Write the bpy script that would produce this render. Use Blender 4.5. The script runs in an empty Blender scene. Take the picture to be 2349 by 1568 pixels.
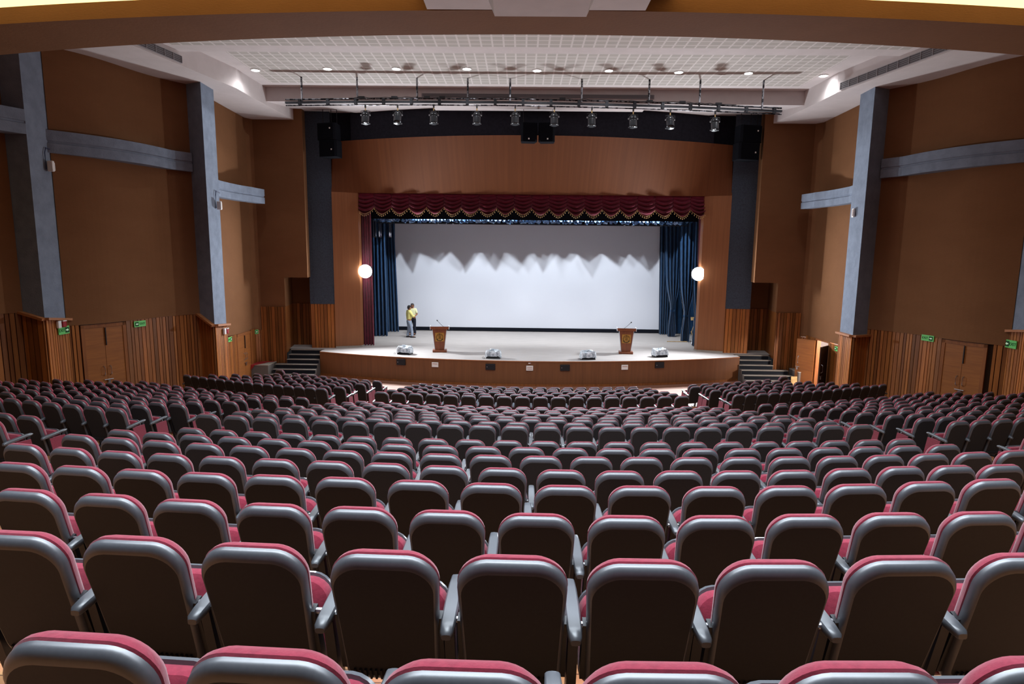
import bpy, bmesh, math, random
from mathutils import Vector, Matrix
random.seed(7)
PI = math.pi
col = bpy.context.scene.collection
R_ = math.radians
scn = bpy.context.scene

# ------------------------------------------------------------------ camera
H = 5.55                     # camera height above the floor in front of the stage
CX = -0.41
FPX, PIT, ROL, YAW = 1400.0, R_(8.17), R_(0.62), R_(-0.75)

def ray(px, py):
    u, v = px - 1174.5, py - 784.0
    c, s = math.cos(ROL), math.sin(ROL)
    u, v = u*c + v*s, -u*s + v*c
    x, y, z = u/FPX, 1.0, -v/FPX
    c, s = math.cos(PIT), math.sin(PIT)
    y, z = y*c + z*s, z*c - y*s
    c, s = math.cos(YAW), math.sin(YAW)
    x, y = x*c + y*s, -x*s + y*c
    return Vector((x, y, z))

def atY(px, py, Y):
    r = ray(px, py); t = Y/r.y
    return Vector((CX + r.x*t, Y, H + r.z*t))

def atZ(px, py, Z):
    r = ray(px, py); t = (Z - H)/r.z
    return Vector((CX + r.x*t, r.y*t, Z))

def atL(px, py, p, q):       # onto the upright plane through plan points p, q
    r = ray(px, py); dx, dy = q[0]-p[0], q[1]-p[1]
    t = ((p[0]-CX)*dy - p[1]*dx)/(r.x*dy - r.y*dx)
    return Vector((CX + r.x*t, r.y*t, H + r.z*t))

def proj(P):
    X, Y, Z = P[0]-CX, P[1], P[2]-H
    c, s = math.cos(YAW), math.sin(YAW); X, Y = X*c - Y*s, X*s + Y*c
    c, s = math.cos(PIT), math.sin(PIT); yf = Y*c - Z*s; zu = Z*c + Y*s
    u, v = X/yf*FPX, -zu/yf*FPX
    c, s = math.cos(ROL), math.sin(ROL)
    return 1174.5 + u*c - v*s, 784 + u*s + v*c, yf

cam_d = bpy.data.cameras.new('camera')
cam = bpy.data.objects.new('camera', cam_d); col.objects.link(cam)
fw = ray(1174.5, 784).normalized(); rt = (ray(1274.5, 784) - ray(1174.5, 784)).normalized()
up = rt.cross(fw)
m3 = Matrix((rt, up, -fw)).transposed()
cam.matrix_world = Matrix.Translation((CX, 0, H)) @ m3.to_4x4()
cam_d.sensor_fit = 'HORIZONTAL'; cam_d.sensor_width = 36.0
cam_d.lens = 36.0*FPX/2349.0; cam_d.clip_end = 200; cam_d.clip_start = 0.05
scn.camera = cam
scn.view_settings.view_transform = 'Standard'
scn.view_settings.look = 'None'
scn.view_settings.exposure = 0.0

# ------------------------------------------------------------------ materials
def lin(r, g, b):
    f = lambda c: (c/255/12.92) if c/255 <= .04045 else ((c/255+.055)/1.055)**2.4
    return (f(r), f(g), f(b), 1.0)

def nd(nt, typ, **kw):
    n = nt.nodes.new(typ)
    for k, v in kw.items():
        if k in n.inputs: n.inputs[k].default_value = v
        else: setattr(n, k, v)
    return n

def mat(name, c, rough=.6, spec=.3, metal=0.0, c2=None, scale=(8, 8, 8), detail=4, lo=.35, hi=.65,
        bump=0.0, bscale=None, tone=False, emit=None, estr=0.0, coat=0.0, alpha=1.0, trans=0.0, sheen=0.0):
    m = bpy.data.materials.new(name); m.use_nodes = True
    nt = m.node_tree; b = nt.nodes['Principled BSDF']
    b.inputs['Base Color'].default_value = c
    b.inputs['Roughness'].default_value = rough
    b.inputs['Specular IOR Level'].default_value = spec
    b.inputs['Metallic'].default_value = metal
    b.inputs['Coat Weight'].default_value = coat
    b.inputs['Alpha'].default_value = alpha
    b.inputs['Transmission Weight'].default_value = trans
    if sheen: b.inputs['Sheen Weight'].default_value = sheen
    if emit:
        b.inputs['Emission Color'].default_value = emit
        b.inputs['Emission Strength'].default_value = estr
    tc = nd(nt, 'ShaderNodeTexCoord'); mp = nd(nt, 'ShaderNodeMapping')
    mp.inputs['Scale'].default_value = scale
    nt.links.new(tc.outputs['Object'], mp.inputs['Vector'])
    nz = nd(nt, 'ShaderNodeTexNoise', Scale=1.0, Detail=float(detail), Roughness=.6)
    nt.links.new(mp.outputs['Vector'], nz.inputs['Vector'])
    last = None
    if c2 is not None:
        rp = nd(nt, 'ShaderNodeValToRGB')
        rp.color_ramp.elements[0].position = lo; rp.color_ramp.elements[0].color = c
        rp.color_ramp.elements[1].position = hi; rp.color_ramp.elements[1].color = c2
        nt.links.new(nz.outputs['Fac'], rp.inputs['Fac']); last = rp.outputs['Color']
    if tone:
        at = nd(nt, 'ShaderNodeAttribute'); at.attribute_name = 'tone'
        mx = nd(nt, 'ShaderNodeMixRGB', blend_type='MULTIPLY'); mx.inputs['Fac'].default_value = 1.0
        if last is not None: nt.links.new(last, mx.inputs['Color1'])
        else: mx.inputs['Color1'].default_value = c
        nt.links.new(at.outputs['Color'], mx.inputs['Color2']); last = mx.outputs['Color']
    if last is not None: nt.links.new(last, b.inputs['Base Color'])
    if bump:
        bz = nz
        if bscale:
            mp2 = nd(nt, 'ShaderNodeMapping'); mp2.inputs['Scale'].default_value = bscale
            nt.links.new(tc.outputs['Object'], mp2.inputs['Vector'])
            bz = nd(nt, 'ShaderNodeTexNoise', Scale=1.0, Detail=3.0)
            nt.links.new(mp2.outputs['Vector'], bz.inputs['Vector'])
        bp = nd(nt, 'ShaderNodeBump', Strength=bump, Distance=.02)
        nt.links.new(bz.outputs['Fac'], bp.inputs['Height'])
        nt.links.new(bp.outputs['Normal'], b.inputs['Normal'])
    return m

M = {}
M['fabric'] = mat('brown_wall_fabric', lin(112, 76, 50), .9, .1, c2=lin(117, 80, 53), scale=(.8, .8, 1.6), bump=.2, bscale=(14, 14, 70))
M['blue'] = mat('blue_grey_texture', lin(112, 120, 134), .9, .1, c2=lin(124, 133, 148), scale=(3, 3, 3), bump=.35, bscale=(30, 30, 30))
M['strip'] = mat('dark_grey_fabric', lin(62, 68, 78), .95, .05, c2=lin(72, 80, 92), scale=(20, 20, 20), bump=.2)
M['fascia'] = mat('black_fascia_fabric', lin(38, 39, 46), .95, .05, c2=lin(44, 45, 53), scale=(9, 9, 9))
M['slat'] = mat('teak_board', lin(156, 96, 46), .5, .3, c2=lin(126, 72, 33), scale=(9, 9, .8), tone=True, lo=.3, hi=.7)
M['gap'] = mat('dark_gap', lin(38, 22, 12), .9, .1)
M['veneer'] = mat('wood_veneer', lin(142, 90, 56), .5, .3, c2=lin(126, 78, 47), scale=(14, 14, .35), lo=.25, hi=.75)
M['header'] = mat('header_veneer', lin(116, 68, 38), .6, .2, c2=lin(98, 56, 30), scale=(8, .15, .15), lo=.2, hi=.8)
M['skirt'] = mat('stage_skirt_veneer', lin(118, 74, 42), .45, .35, c2=lin(100, 60, 33), scale=(9, 1.5, .4), lo=.25, hi=.75)
M['door'] = mat('door_veneer', lin(150, 92, 44), .45, .35, c2=lin(128, 76, 36), scale=(1.2, 1.2, 12), lo=.3, hi=.7)
M['door_shade'] = mat('shaded_door_veneer', lin(58, 36, 24), .6, .2, c2=lin(48, 29, 19), scale=(1.2, 1.2, 12))  # door wood darkened: the open leaf's shade is put into the colour
M['frame'] = mat('door_frame_wood', lin(140, 84, 42), .5, .3, c2=lin(118, 68, 34), scale=(12, 12, 1))
M['cap'] = mat('wood_cap_rail', lin(168, 108, 66), .45, .4, c2=lin(150, 94, 56), scale=(5, 5, 20))
M['white'] = mat('white_plaster', lin(188, 178, 176), .8, .2, c2=lin(194, 184, 182), scale=(2, 2, 2))
M['stagefl'] = mat('stage_floor_vinyl', lin(178, 172, 168), .6, .25, c2=lin(160, 153, 150), scale=(1.0, 9, 1), lo=.3, hi=.7)
M['carpet'] = mat('grey_step_carpet', lin(96, 90, 86), .95, .05, c2=lin(108, 101, 97), scale=(40, 40, 40))
M['nosing'] = mat('step_nosing', lin(150, 142, 132), .7, .2, c2=lin(140, 131, 121), scale=(20, 20, 20))
M['riser'] = mat('black_riser', lin(26, 29, 36), .8, .15)
M['redcloth'] = mat('red_carpet_cloth', lin(158, 52, 50), .95, .05, c2=lin(140, 44, 44), scale=(20, 20, 20))
M['black'] = mat('black_paint', lin(24, 25, 30), .5, .3)
M['matte'] = mat('matte_black_cloth', lin(15, 16, 21), .95, .05)
M['speaker'] = mat('speaker_cabinet', lin(13, 15, 21), .8, .1, c2=lin(15, 17, 24), scale=(30, 30, 30))
M['chrome'] = mat('worn_metal_pipe', lin(150, 150, 156), .35, .5, metal=.9, c2=lin(40, 40, 44), scale=(9, 9, 9), lo=.45, hi=.55)
M['tray'] = mat('cable_tray_metal', lin(58, 58, 62), .6, .3, metal=.4, c2=lin(32, 32, 36), scale=(30, 30, 30))
M['grille'] = mat('grey_grille', lin(92, 88, 90), .7, .2)
M['louv'] = mat('louvre_metal', lin(128, 122, 124), .6, .3)
M['can'] = mat('black_lamp_can', lin(20, 22, 27), .3, .5)
M['steel'] = mat('satin_steel', lin(176, 178, 184), .3, .5, metal=1.0)
M['brass'] = mat('brass_plate', lin(196, 150, 74), .35, .5, metal=.55, c2=lin(168, 122, 52), scale=(14, 14, 14))
M['brassdk'] = mat('dark_engraving', lin(84, 62, 26), .5, .4, metal=.3)
M['ink'] = mat('black_enamel', lin(30, 24, 18), .5, .3)
M['lectern'] = mat('lectern_teak', lin(134, 74, 44), .4, .4, c2=lin(112, 60, 35), scale=(20, 20, 2))
M['acrylic'] = mat('frosted_acrylic', lin(214, 218, 224), .25, .5)
M['screen'] = mat('projection_screen', lin(214, 216, 224), .85, .1)
M['border'] = mat('black_screen_border', lin(20, 22, 30), .8, .1)
M['redv'] = mat('maroon_velvet', lin(108, 16, 42), .75, .15, c2=lin(90, 12, 34), scale=(5, 5, 5), sheen=.3)
M['bluev'] = mat('navy_velvet', lin(28, 62, 96), .8, .1, c2=lin(22, 50, 80), scale=(5, 5, 3), sheen=.2)
M['gold'] = mat('gold_fringe', lin(196, 158, 108), .5, .4, metal=.2)
M['plastic'] = mat('clear_plastic_sheet', lin(226, 232, 238), .22, .6, c2=lin(150, 160, 168), scale=(9, 9, 9), lo=.35, hi=.6, bump=.5)
M['bplastic'] = mat('bluish_plastic_sheet', lin(120, 160, 205), .25, .6, c2=lin(40, 70, 110), scale=(9, 9, 14), lo=.4, hi=.6)
M['sign'] = mat('green_sign', lin(104, 190, 104), .5, .3, emit=lin(96, 190, 96), estr=.05)
M['signdk'] = mat('dark_green_lettering', lin(18, 70, 36), .6, .2)
M['signwt'] = mat('pale_sign_mark', lin(214, 246, 210), .6, .2, emit=lin(200, 240, 200), estr=.12)
M['pvc'] = mat('white_plastic', lin(222, 218, 214), .45, .4)
M['redp'] = mat('red_plastic', lin(150, 28, 40), .4, .4)
M['cable'] = mat('grey_blue_cable', lin(50, 56, 84), .6, .2)
M['lamp'] = mat('lamp_glow', (1, 1, 1, 1), .5, .2, emit=(.86, .93, 1, 1), estr=60)
M['spot'] = mat('downlight_glow', (1, 1, 1, 1), .5, .2, emit=(.9, .95, 1, 1), estr=40)
M['cove'] = mat('cove_glow', lin(255, 238, 170), .9, .1, emit=(1, .80, .34, 1), estr=1.9)
M['gate'] = mat('pale_wood', lin(190, 160, 110), .6, .3, c2=lin(160, 130, 84), scale=(8, 8, 8))
# seats
M['shell'] = mat('charcoal_seat_plastic', lin(72, 74, 79), .40, .95, c2=lin(68, 70, 75), scale=(60, 60, 60))
M['shell_shade'] = mat('charcoal_seat_shaded_back', lin(46, 45, 46), .6, .22, c2=lin(43, 42, 43), scale=(60, 60, 60))  # same plastic as the shell rim, with the back's shade painted in
M['cush'] = mat('maroon_upholstery', lin(126, 36, 54), .85, .15, c2=lin(114, 30, 48), scale=(50, 50, 50), sheen=.25, bump=.1)
M['arm'] = mat('grey_armrest_plastic', lin(78, 81, 86), .38, .8)
M['leg'] = mat('black_seat_frame', lin(30, 30, 33), .45, .4)
# people
M['skin'] = mat('brown_skin', lin(150, 98, 68), .6, .3)
M['hair'] = mat('dark_hair', lin(28, 24, 24), .7, .3)
M['hairg'] = mat('greying_hair', lin(70, 66, 66), .7, .3)
M['shirt1'] = mat('yellow_shirt', lin(236, 228, 146), .85, .1, c2=lin(228, 218, 134), scale=(9, 9, 9))
M['shirt2'] = mat('pale_lemon_shirt', lin(236, 236, 190), .85, .1, c2=lin(228, 228, 180), scale=(9, 9, 9))
M['trous1'] = mat('light_grey_blue_trousers', lin(160, 172, 190), .85, .1, c2=lin(148, 160, 180), scale=(9, 9, 9))
M['trous2'] = mat('dark_trousers', lin(38, 40, 50), .85, .1)
M['shoe'] = mat('dark_shoe', lin(40, 30, 28), .4, .4)
M['glass'] = mat('spectacle_frame', lin(20, 20, 22), .3, .5)

def floor_mat():
    m = bpy.data.materials.new('parquet_floor'); m.use_nodes = True
    nt = m.node_tree; b = nt.nodes['Principled BSDF']; b.inputs['Roughness'].default_value = .38
    tc = nd(nt, 'ShaderNodeTexCoord')
    br = nd(nt, 'ShaderNodeTexBrick', Scale=1.0)
    br.inputs['Color1'].default_value = lin(166, 116, 78); br.inputs['Color2'].default_value = lin(138, 92, 62)
    br.inputs['Mortar'].default_value = lin(84, 52, 34); br.inputs['Mortar Size'].default_value = .004
    br.inputs['Brick Width'].default_value = .6; br.inputs['Row Height'].default_value = .09
    nt.links.new(tc.outputs['Object'], br.inputs['Vector'])
    nz = nd(nt, 'ShaderNodeTexNoise', Scale=6.0, Detail=5.0)
    nt.links.new(tc.outputs['Object'], nz.inputs['Vector'])
    mx = nd(nt, 'ShaderNodeMixRGB', blend_type='OVERLAY'); mx.inputs['Fac'].default_value = .4
    nt.links.new(br.outputs['Color'], mx.inputs['Color1']); nt.links.new(nz.outputs['Color'], mx.inputs['Color2'])
    nt.links.new(mx.outputs['Color'], b.inputs['Base Color'])
    return m
M['parquet'] = floor_mat()
M['frontfl'] = mat('pale_front_floor', lin(196, 168, 156), .45, .35, c2=lin(180, 150, 138), scale=(3, 12, 1))
M['band'] = mat('brown_floor_band', lin(138, 98, 80), .5, .3, c2=lin(120, 82, 66), scale=(3, 12, 1))

def tile_mat():
    m = bpy.data.materials.new('acoustic_tile'); m.use_nodes = True
    nt = m.node_tree; b = nt.nodes['Principled BSDF']; b.inputs['Roughness'].default_value = .9
    tc = nd(nt, 'ShaderNodeTexCoord')
    br = nd(nt, 'ShaderNodeTexBrick', Scale=1.0); br.offset = 0.0
    br.inputs['Color1'].default_value = lin(164, 157, 150); br.inputs['Color2'].default_value = lin(170, 162, 155)
    br.inputs['Mortar'].default_value = lin(196, 188, 184); br.inputs['Mortar Size'].default_value = .028
    br.inputs['Mortar Smooth'].default_value = .1
    br.inputs['Brick Width'].default_value = .33; br.inputs['Row Height'].default_value = .33
    nt.links.new(tc.outputs['Object'], br.inputs['Vector'])
    nt.links.new(br.outputs['Color'], b.inputs['Base Color'])
    return m
M['tile'] = tile_mat()

# ------------------------------------------------------------------ mesh builder
class MB:
    def __init__(s): s.v = []; s.f = []; s.m = []; s.t = []; s.tone = 1.0; s.mi = 0
    def add(s, verts, faces, mi=None, tone=None):
        o = len(s.v); s.v += [tuple(p) for p in verts]
        for f in faces:
            s.f.append([i+o for i in f]); s.m.append(s.mi if mi is None else mi); s.t.append(s.tone if tone is None else tone)
    def box(s, c, d, rz=0.0, mi=None, tone=None, T=None, taper=1.0):
        hx, hy, hz = d[0]/2, d[1]/2, d[2]/2; vs = []
        for z in (-hz, hz):
            k = taper if z > 0 else 1.0
            for x, y in ((-hx, -hy), (hx, -hy), (hx, hy), (-hx, hy)): vs.append(Vector((x*k, y*k, z)))
        Mx = Matrix.Translation(c) @ Matrix.Rotation(rz, 4, 'Z')
        if T is not None: Mx = Mx @ T
        s.add([Mx @ p for p in vs], [(3, 2, 1, 0), (4, 5, 6, 7), (0, 1, 5, 4), (1, 2, 6, 5), (2, 3, 7, 6), (3, 0, 4, 7)], mi, tone)
    def rings(s, rs, cap0=True, cap1=True, closed=True, mi=None, tone=None):
        n = len(rs[0]); vs = [p for r in rs for p in r]; fs = []
        for i in range(len(rs)-1):
            for j in range(n if closed else n-1):
                a, b = i*n+j, i*n+(j+1) % n
                fs.append((a, b, b+n, a+n))
        if cap0: fs.append(tuple(range(n-1, -1, -1)))
        if cap1: fs.append(tuple((len(rs)-1)*n+j for j in range(n)))
        s.add(vs, fs, mi, tone)
    def tube(s, path, r, n=8, mi=None):
        P = [Vector(p) for p in path]; rs = []
        for i, p in enumerate(P):
            d = (P[min(i+1, len(P)-1)] - P[max(i-1, 0)]).normalized()
            a = d.cross(Vector((0, 0, 1)));
            if a.length < 1e-3: a = d.cross(Vector((1, 0, 0)))
            a.normalize(); b = d.cross(a)
            rr = r[i] if isinstance(r, (list, tuple)) else r
            rs.append([p + rr*(math.cos(2*PI*k/n)*a + math.sin(2*PI*k/n)*b) for k in range(n)])
        s.rings(rs, mi=mi)
    def lathe(s, prof, n=16, T=None, mi=None):
        rs = [[Vector((r*math.cos(2*PI*k/n), r*math.sin(2*PI*k/n), z)) for k in range(n)] for r, z in prof]
        if T is not None: rs = [[T @ p for p in r] for r in rs]
        s.rings(rs, mi=mi)
    def wall(s, plan, z0, z1, mi=None, tone=None):      # upright ribbon along plan points
        f = (lambda z, i: z[i] if isinstance(z, (list, tuple)) else z)
        vs = []
        for i, p in enumerate(plan): vs += [(p[0], p[1], f(z0, i)), (p[0], p[1], f(z1, i))]
        s.add(vs, [(2*i, 2*i+2, 2*i+3, 2*i+1) for i in range(len(plan)-1)], mi, tone)
    def prism(s, poly, z0, z1, mi=None):
        n = len(poly)
        s.rings([[(x, y, z0) for x, y in poly], [(x, y, z1) for x, y in poly]], mi=mi)
    def build(s, name, mats, parent=None, smooth=False, kind=None, loc=None, bevel=0.0):
        me = bpy.data.meshes.new(name); me.from_pydata(s.v, [], s.f)
        ms = mats if isinstance(mats, (list, tuple)) else [mats]
        for k in ms: me.materials.append(M[k] if isinstance(k, str) else k)
        for p, mi in zip(me.polygons, s.m): p.material_index = mi; p.use_smooth = smooth
        if any(t != 1.0 for t in s.t):
            ca = me.color_attributes.new('tone', 'FLOAT_COLOR', 'CORNER')
            for p, t in zip(me.polygons, s.t):
                tt = t if isinstance(t, (tuple, list)) else (t, t, t)
                for li in p.loop_indices: ca.data[li].color = (tt[0], tt[1], tt[2], 1)
        bm = bmesh.new(); bm.from_mesh(me); bmesh.ops.recalc_face_normals(bm, faces=bm.faces); bm.to_mesh(me); bm.free()
        o = bpy.data.objects.new(name, me); col.objects.link(o)
        if loc is not None: o.location = loc
        if parent: o.parent = parent
        if kind: o['kind'] = kind
        if bevel:
            md = o.modifiers.new('bevel', 'BEVEL'); md.width = bevel; md.segments = 2; md.limit_method = 'ANGLE'
        return o

def tag(o, label=None, cat=None, group=None, kind=None):
    if label: o['label'] = label
    if cat: o['category'] = cat
    if group: o['group'] = group
    if kind: o['kind'] = kind
    return o

def thing(name, loc, rz, label, cat, group=None):
    o = bpy.data.objects.new(name, None); col.objects.link(o)
    o.empty_display_size = .1
    o.location = loc; o.rotation_euler = (0, 0, rz)
    return tag(o, label, cat, group)

def mirror(pts): return [(-p[0],) + tuple(p[1:]) for p in pts]
def lerp(a, b, t): return a + (b-a)*t
def text_mesh(mb, body, size, T, mi, depth=.004):
    cu = bpy.data.curves.new('lettering', 'FONT'); cu.body = body; cu.size = size; cu.extrude = depth
    cu.align_x = 'CENTER'; cu.align_y = 'CENTER'; cu.resolution_u = 2
    ob = bpy.data.objects.new('lettering', cu); col.objects.link(ob)
    dg = bpy.context.evaluated_depsgraph_get(); me = bpy.data.meshes.new_from_object(ob.evaluated_get(dg))
    mb.add([T @ v.co for v in me.vertices], [tuple(p.vertices) for p in me.polygons], mi)
    bpy.data.objects.remove(ob); bpy.data.curves.remove(cu); bpy.data.meshes.remove(me)

# ------------------------------------------------------------------ seating plan
YC = 43.0
ROWS = {}            # name -> (Y at the centre line, shell top z, arc centre y)
for i in range(7):
    ROWS['C%d' % (i+1)] = (7.65-.91*i, H-2.417+.2073*i, [41, 38, 34, 31, 27, 23, 18][i])
ROWS['C8'] = (1.36, H-1.03, 16)
for i in range(9): ROWS['B%d' % (9-i)] = (8.95+.769*i, H-2.589-.157*i, 43.5)
for i in range(6): ROWS['A%d' % (6-i)] = (16.55+.92*i, H-3.916-.1474*i, 43.5)
SEATH = .90
order = ['A%d' % i for i in range(1, 7)] + ['B%d' % i for i in range(1, 10)] + ['C%d' % i for i in range(1, 9)]

def half_width(y):
    pts = [(-6, 17.5), (12, 16.8), (17, 14.5), (17.01, 14.1), (17.9, 14.0), (21.8, 12.1), (28.5, 12.6), (40, 12.6)]
    for (a, b), (c, d) in zip(pts, pts[1:]):
        if y <= c: return lerp(b, d, (y-a)/(c-a))
    return 12.6

def arc_pts(R, n=48):
    a = .5
    for _ in range(30):
        y = YC - R*math.cos(a); a = math.asin(min(.98, (half_width(y)+.15)/R))
    return [(R*math.sin(t), YC - R*math.cos(t)) for t in [lerp(-a, a, k/n) for k in range(n+1)]]

mb = MB()
zf = {k: ROWS[k][1]-SEATH for k in order}
zf['A1'] = 0.0
prevR = None
edges = []
for k in order: edges.append((YC - ROWS[k][0] + .24, zf[k]))
edges.append((YC + 5.0, zf['C8'] + .2))
# pale floor before the stage (first tier), then one tier per row
first = arc_pts(edges[0][0])
poly = first + [(12.7, 30.0), (-12.7, 30.0)]
mb.add([(x, y, 0.0) for x, y in poly], [tuple(range(len(poly)))], 1)
for i in range(1, len(edges)):
    (R0, z0), (R1, z1) = edges[i-1], edges[i]
    if i < len(order) and order[i] == 'B1': R0 += .0
    a, b = arc_pts(R0), arc_pts(R1)
    mb.wall(a, z0, z1, 0)
    vs = [(x, y, z1) for x, y in a] + [(x, y, z1) for x, y in b]; n = len(a)
    mb.add(vs, [(j, j+1, n+j+1, n+j) for j in range(n-1)], 0)
floor = mb.build('floor', ['parquet', 'frontfl', 'band'], kind='structure')

SKC, SKR = 51.0, 25.57
def skirt_pt(x, off=0.0):
    r = SKR + off; return (x, SKC - math.sqrt(r*r - x*x))
mb = MB()
xs = [lerp(-9.5, 9.5, k/40) for k in range(41)]
pa = [skirt_pt(x, .02) for x in xs]; pb = [skirt_pt(x, .8) for x in xs]
vs = [(x, y, .006) for x, y in pa] + [(x, y, .006) for x, y in pb]
mb.add(vs, [(j, j+1, 41+j+1, 41+j) for j in range(40)])
tag(mb.build('trim_1', 'band'), kind='structure')

# ------------------------------------------------------------------ walls
def along(plan, d):          # point and direction at distance d along a plan polyline
    for a, b in zip(plan, plan[1:]):
        L = math.hypot(b[0]-a[0], b[1]-a[1])
        if d <= L or (a, b) == (plan[-2], plan[-1]):
            t = d/L; return (lerp(a[0], b[0], t), lerp(a[1], b[1], t)), ((b[0]-a[0])/L, (b[1]-a[1])/L)
        d -= L

def plan_len(plan): return sum(math.hypot(b[0]-a[0], b[1]-a[1]) for a, b in zip(plan, plan[1:]))

def boards(mb, plan, z0, z1, side, skip=(), w=.135, gap=.022, dep=.035, mi=0, gmi=1, seed=1, bright=1.0):
    """upright boards with dark gaps along a plan line; z1 may be a function of the fraction"""
    rnd = random.Random(seed); L = plan_len(plan); d = 0.0
    zt = z1 if callable(z1) else (lambda t: z1)
    N = 24
    pl = [along(plan, L*k/N)[0] for k in range(N+1)]
    for k in range(N):
        m_ = (k+.5)/N*L
        if any(a+.01 < m_ < b-.01 for a, b in skip): continue
        mb.wall(pl[k:k+2], z0, [zt(k/N), zt((k+1)/N)], gmi)
    while d < L - .03:
        ww = min(w*rnd.uniform(.7, 1.25), L-d); c = d + ww/2
        hit = [s for s in skip if d < s[1] and d+ww > s[0]]
        if hit: d = hit[0][1] + .005; continue
        (x, y), (tx, ty) = along(plan, c); nx, ny = (ty*side, -tx*side)
        h = zt(c/L) - z0; tn = rnd.choice([.62, .75, .88, 1.0, 1.12, 1.28])*rnd.uniform(.92, 1.08)*bright
        mb.box((x+nx*dep/2, y+ny*dep/2, z0+h/2), (ww-gap, dep, h), math.atan2(ty, tx), mi, (tn, tn*rnd.uniform(.94, 1.03), tn*rnd.uniform(.88, 1.05)))
        d += ww

def offset_plan(plan, o):
    out = []
    for i, p in enumerate(plan):
        a = plan[max(i-1, 0)]; b = plan[min(i+1, len(plan)-1)]
        dx, dy = b[0]-a[0], b[1]-a[1]; L = math.hypot(dx, dy)
        out.append((p[0]+dy/L*o, p[1]-dx/L*o))
    return out

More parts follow.
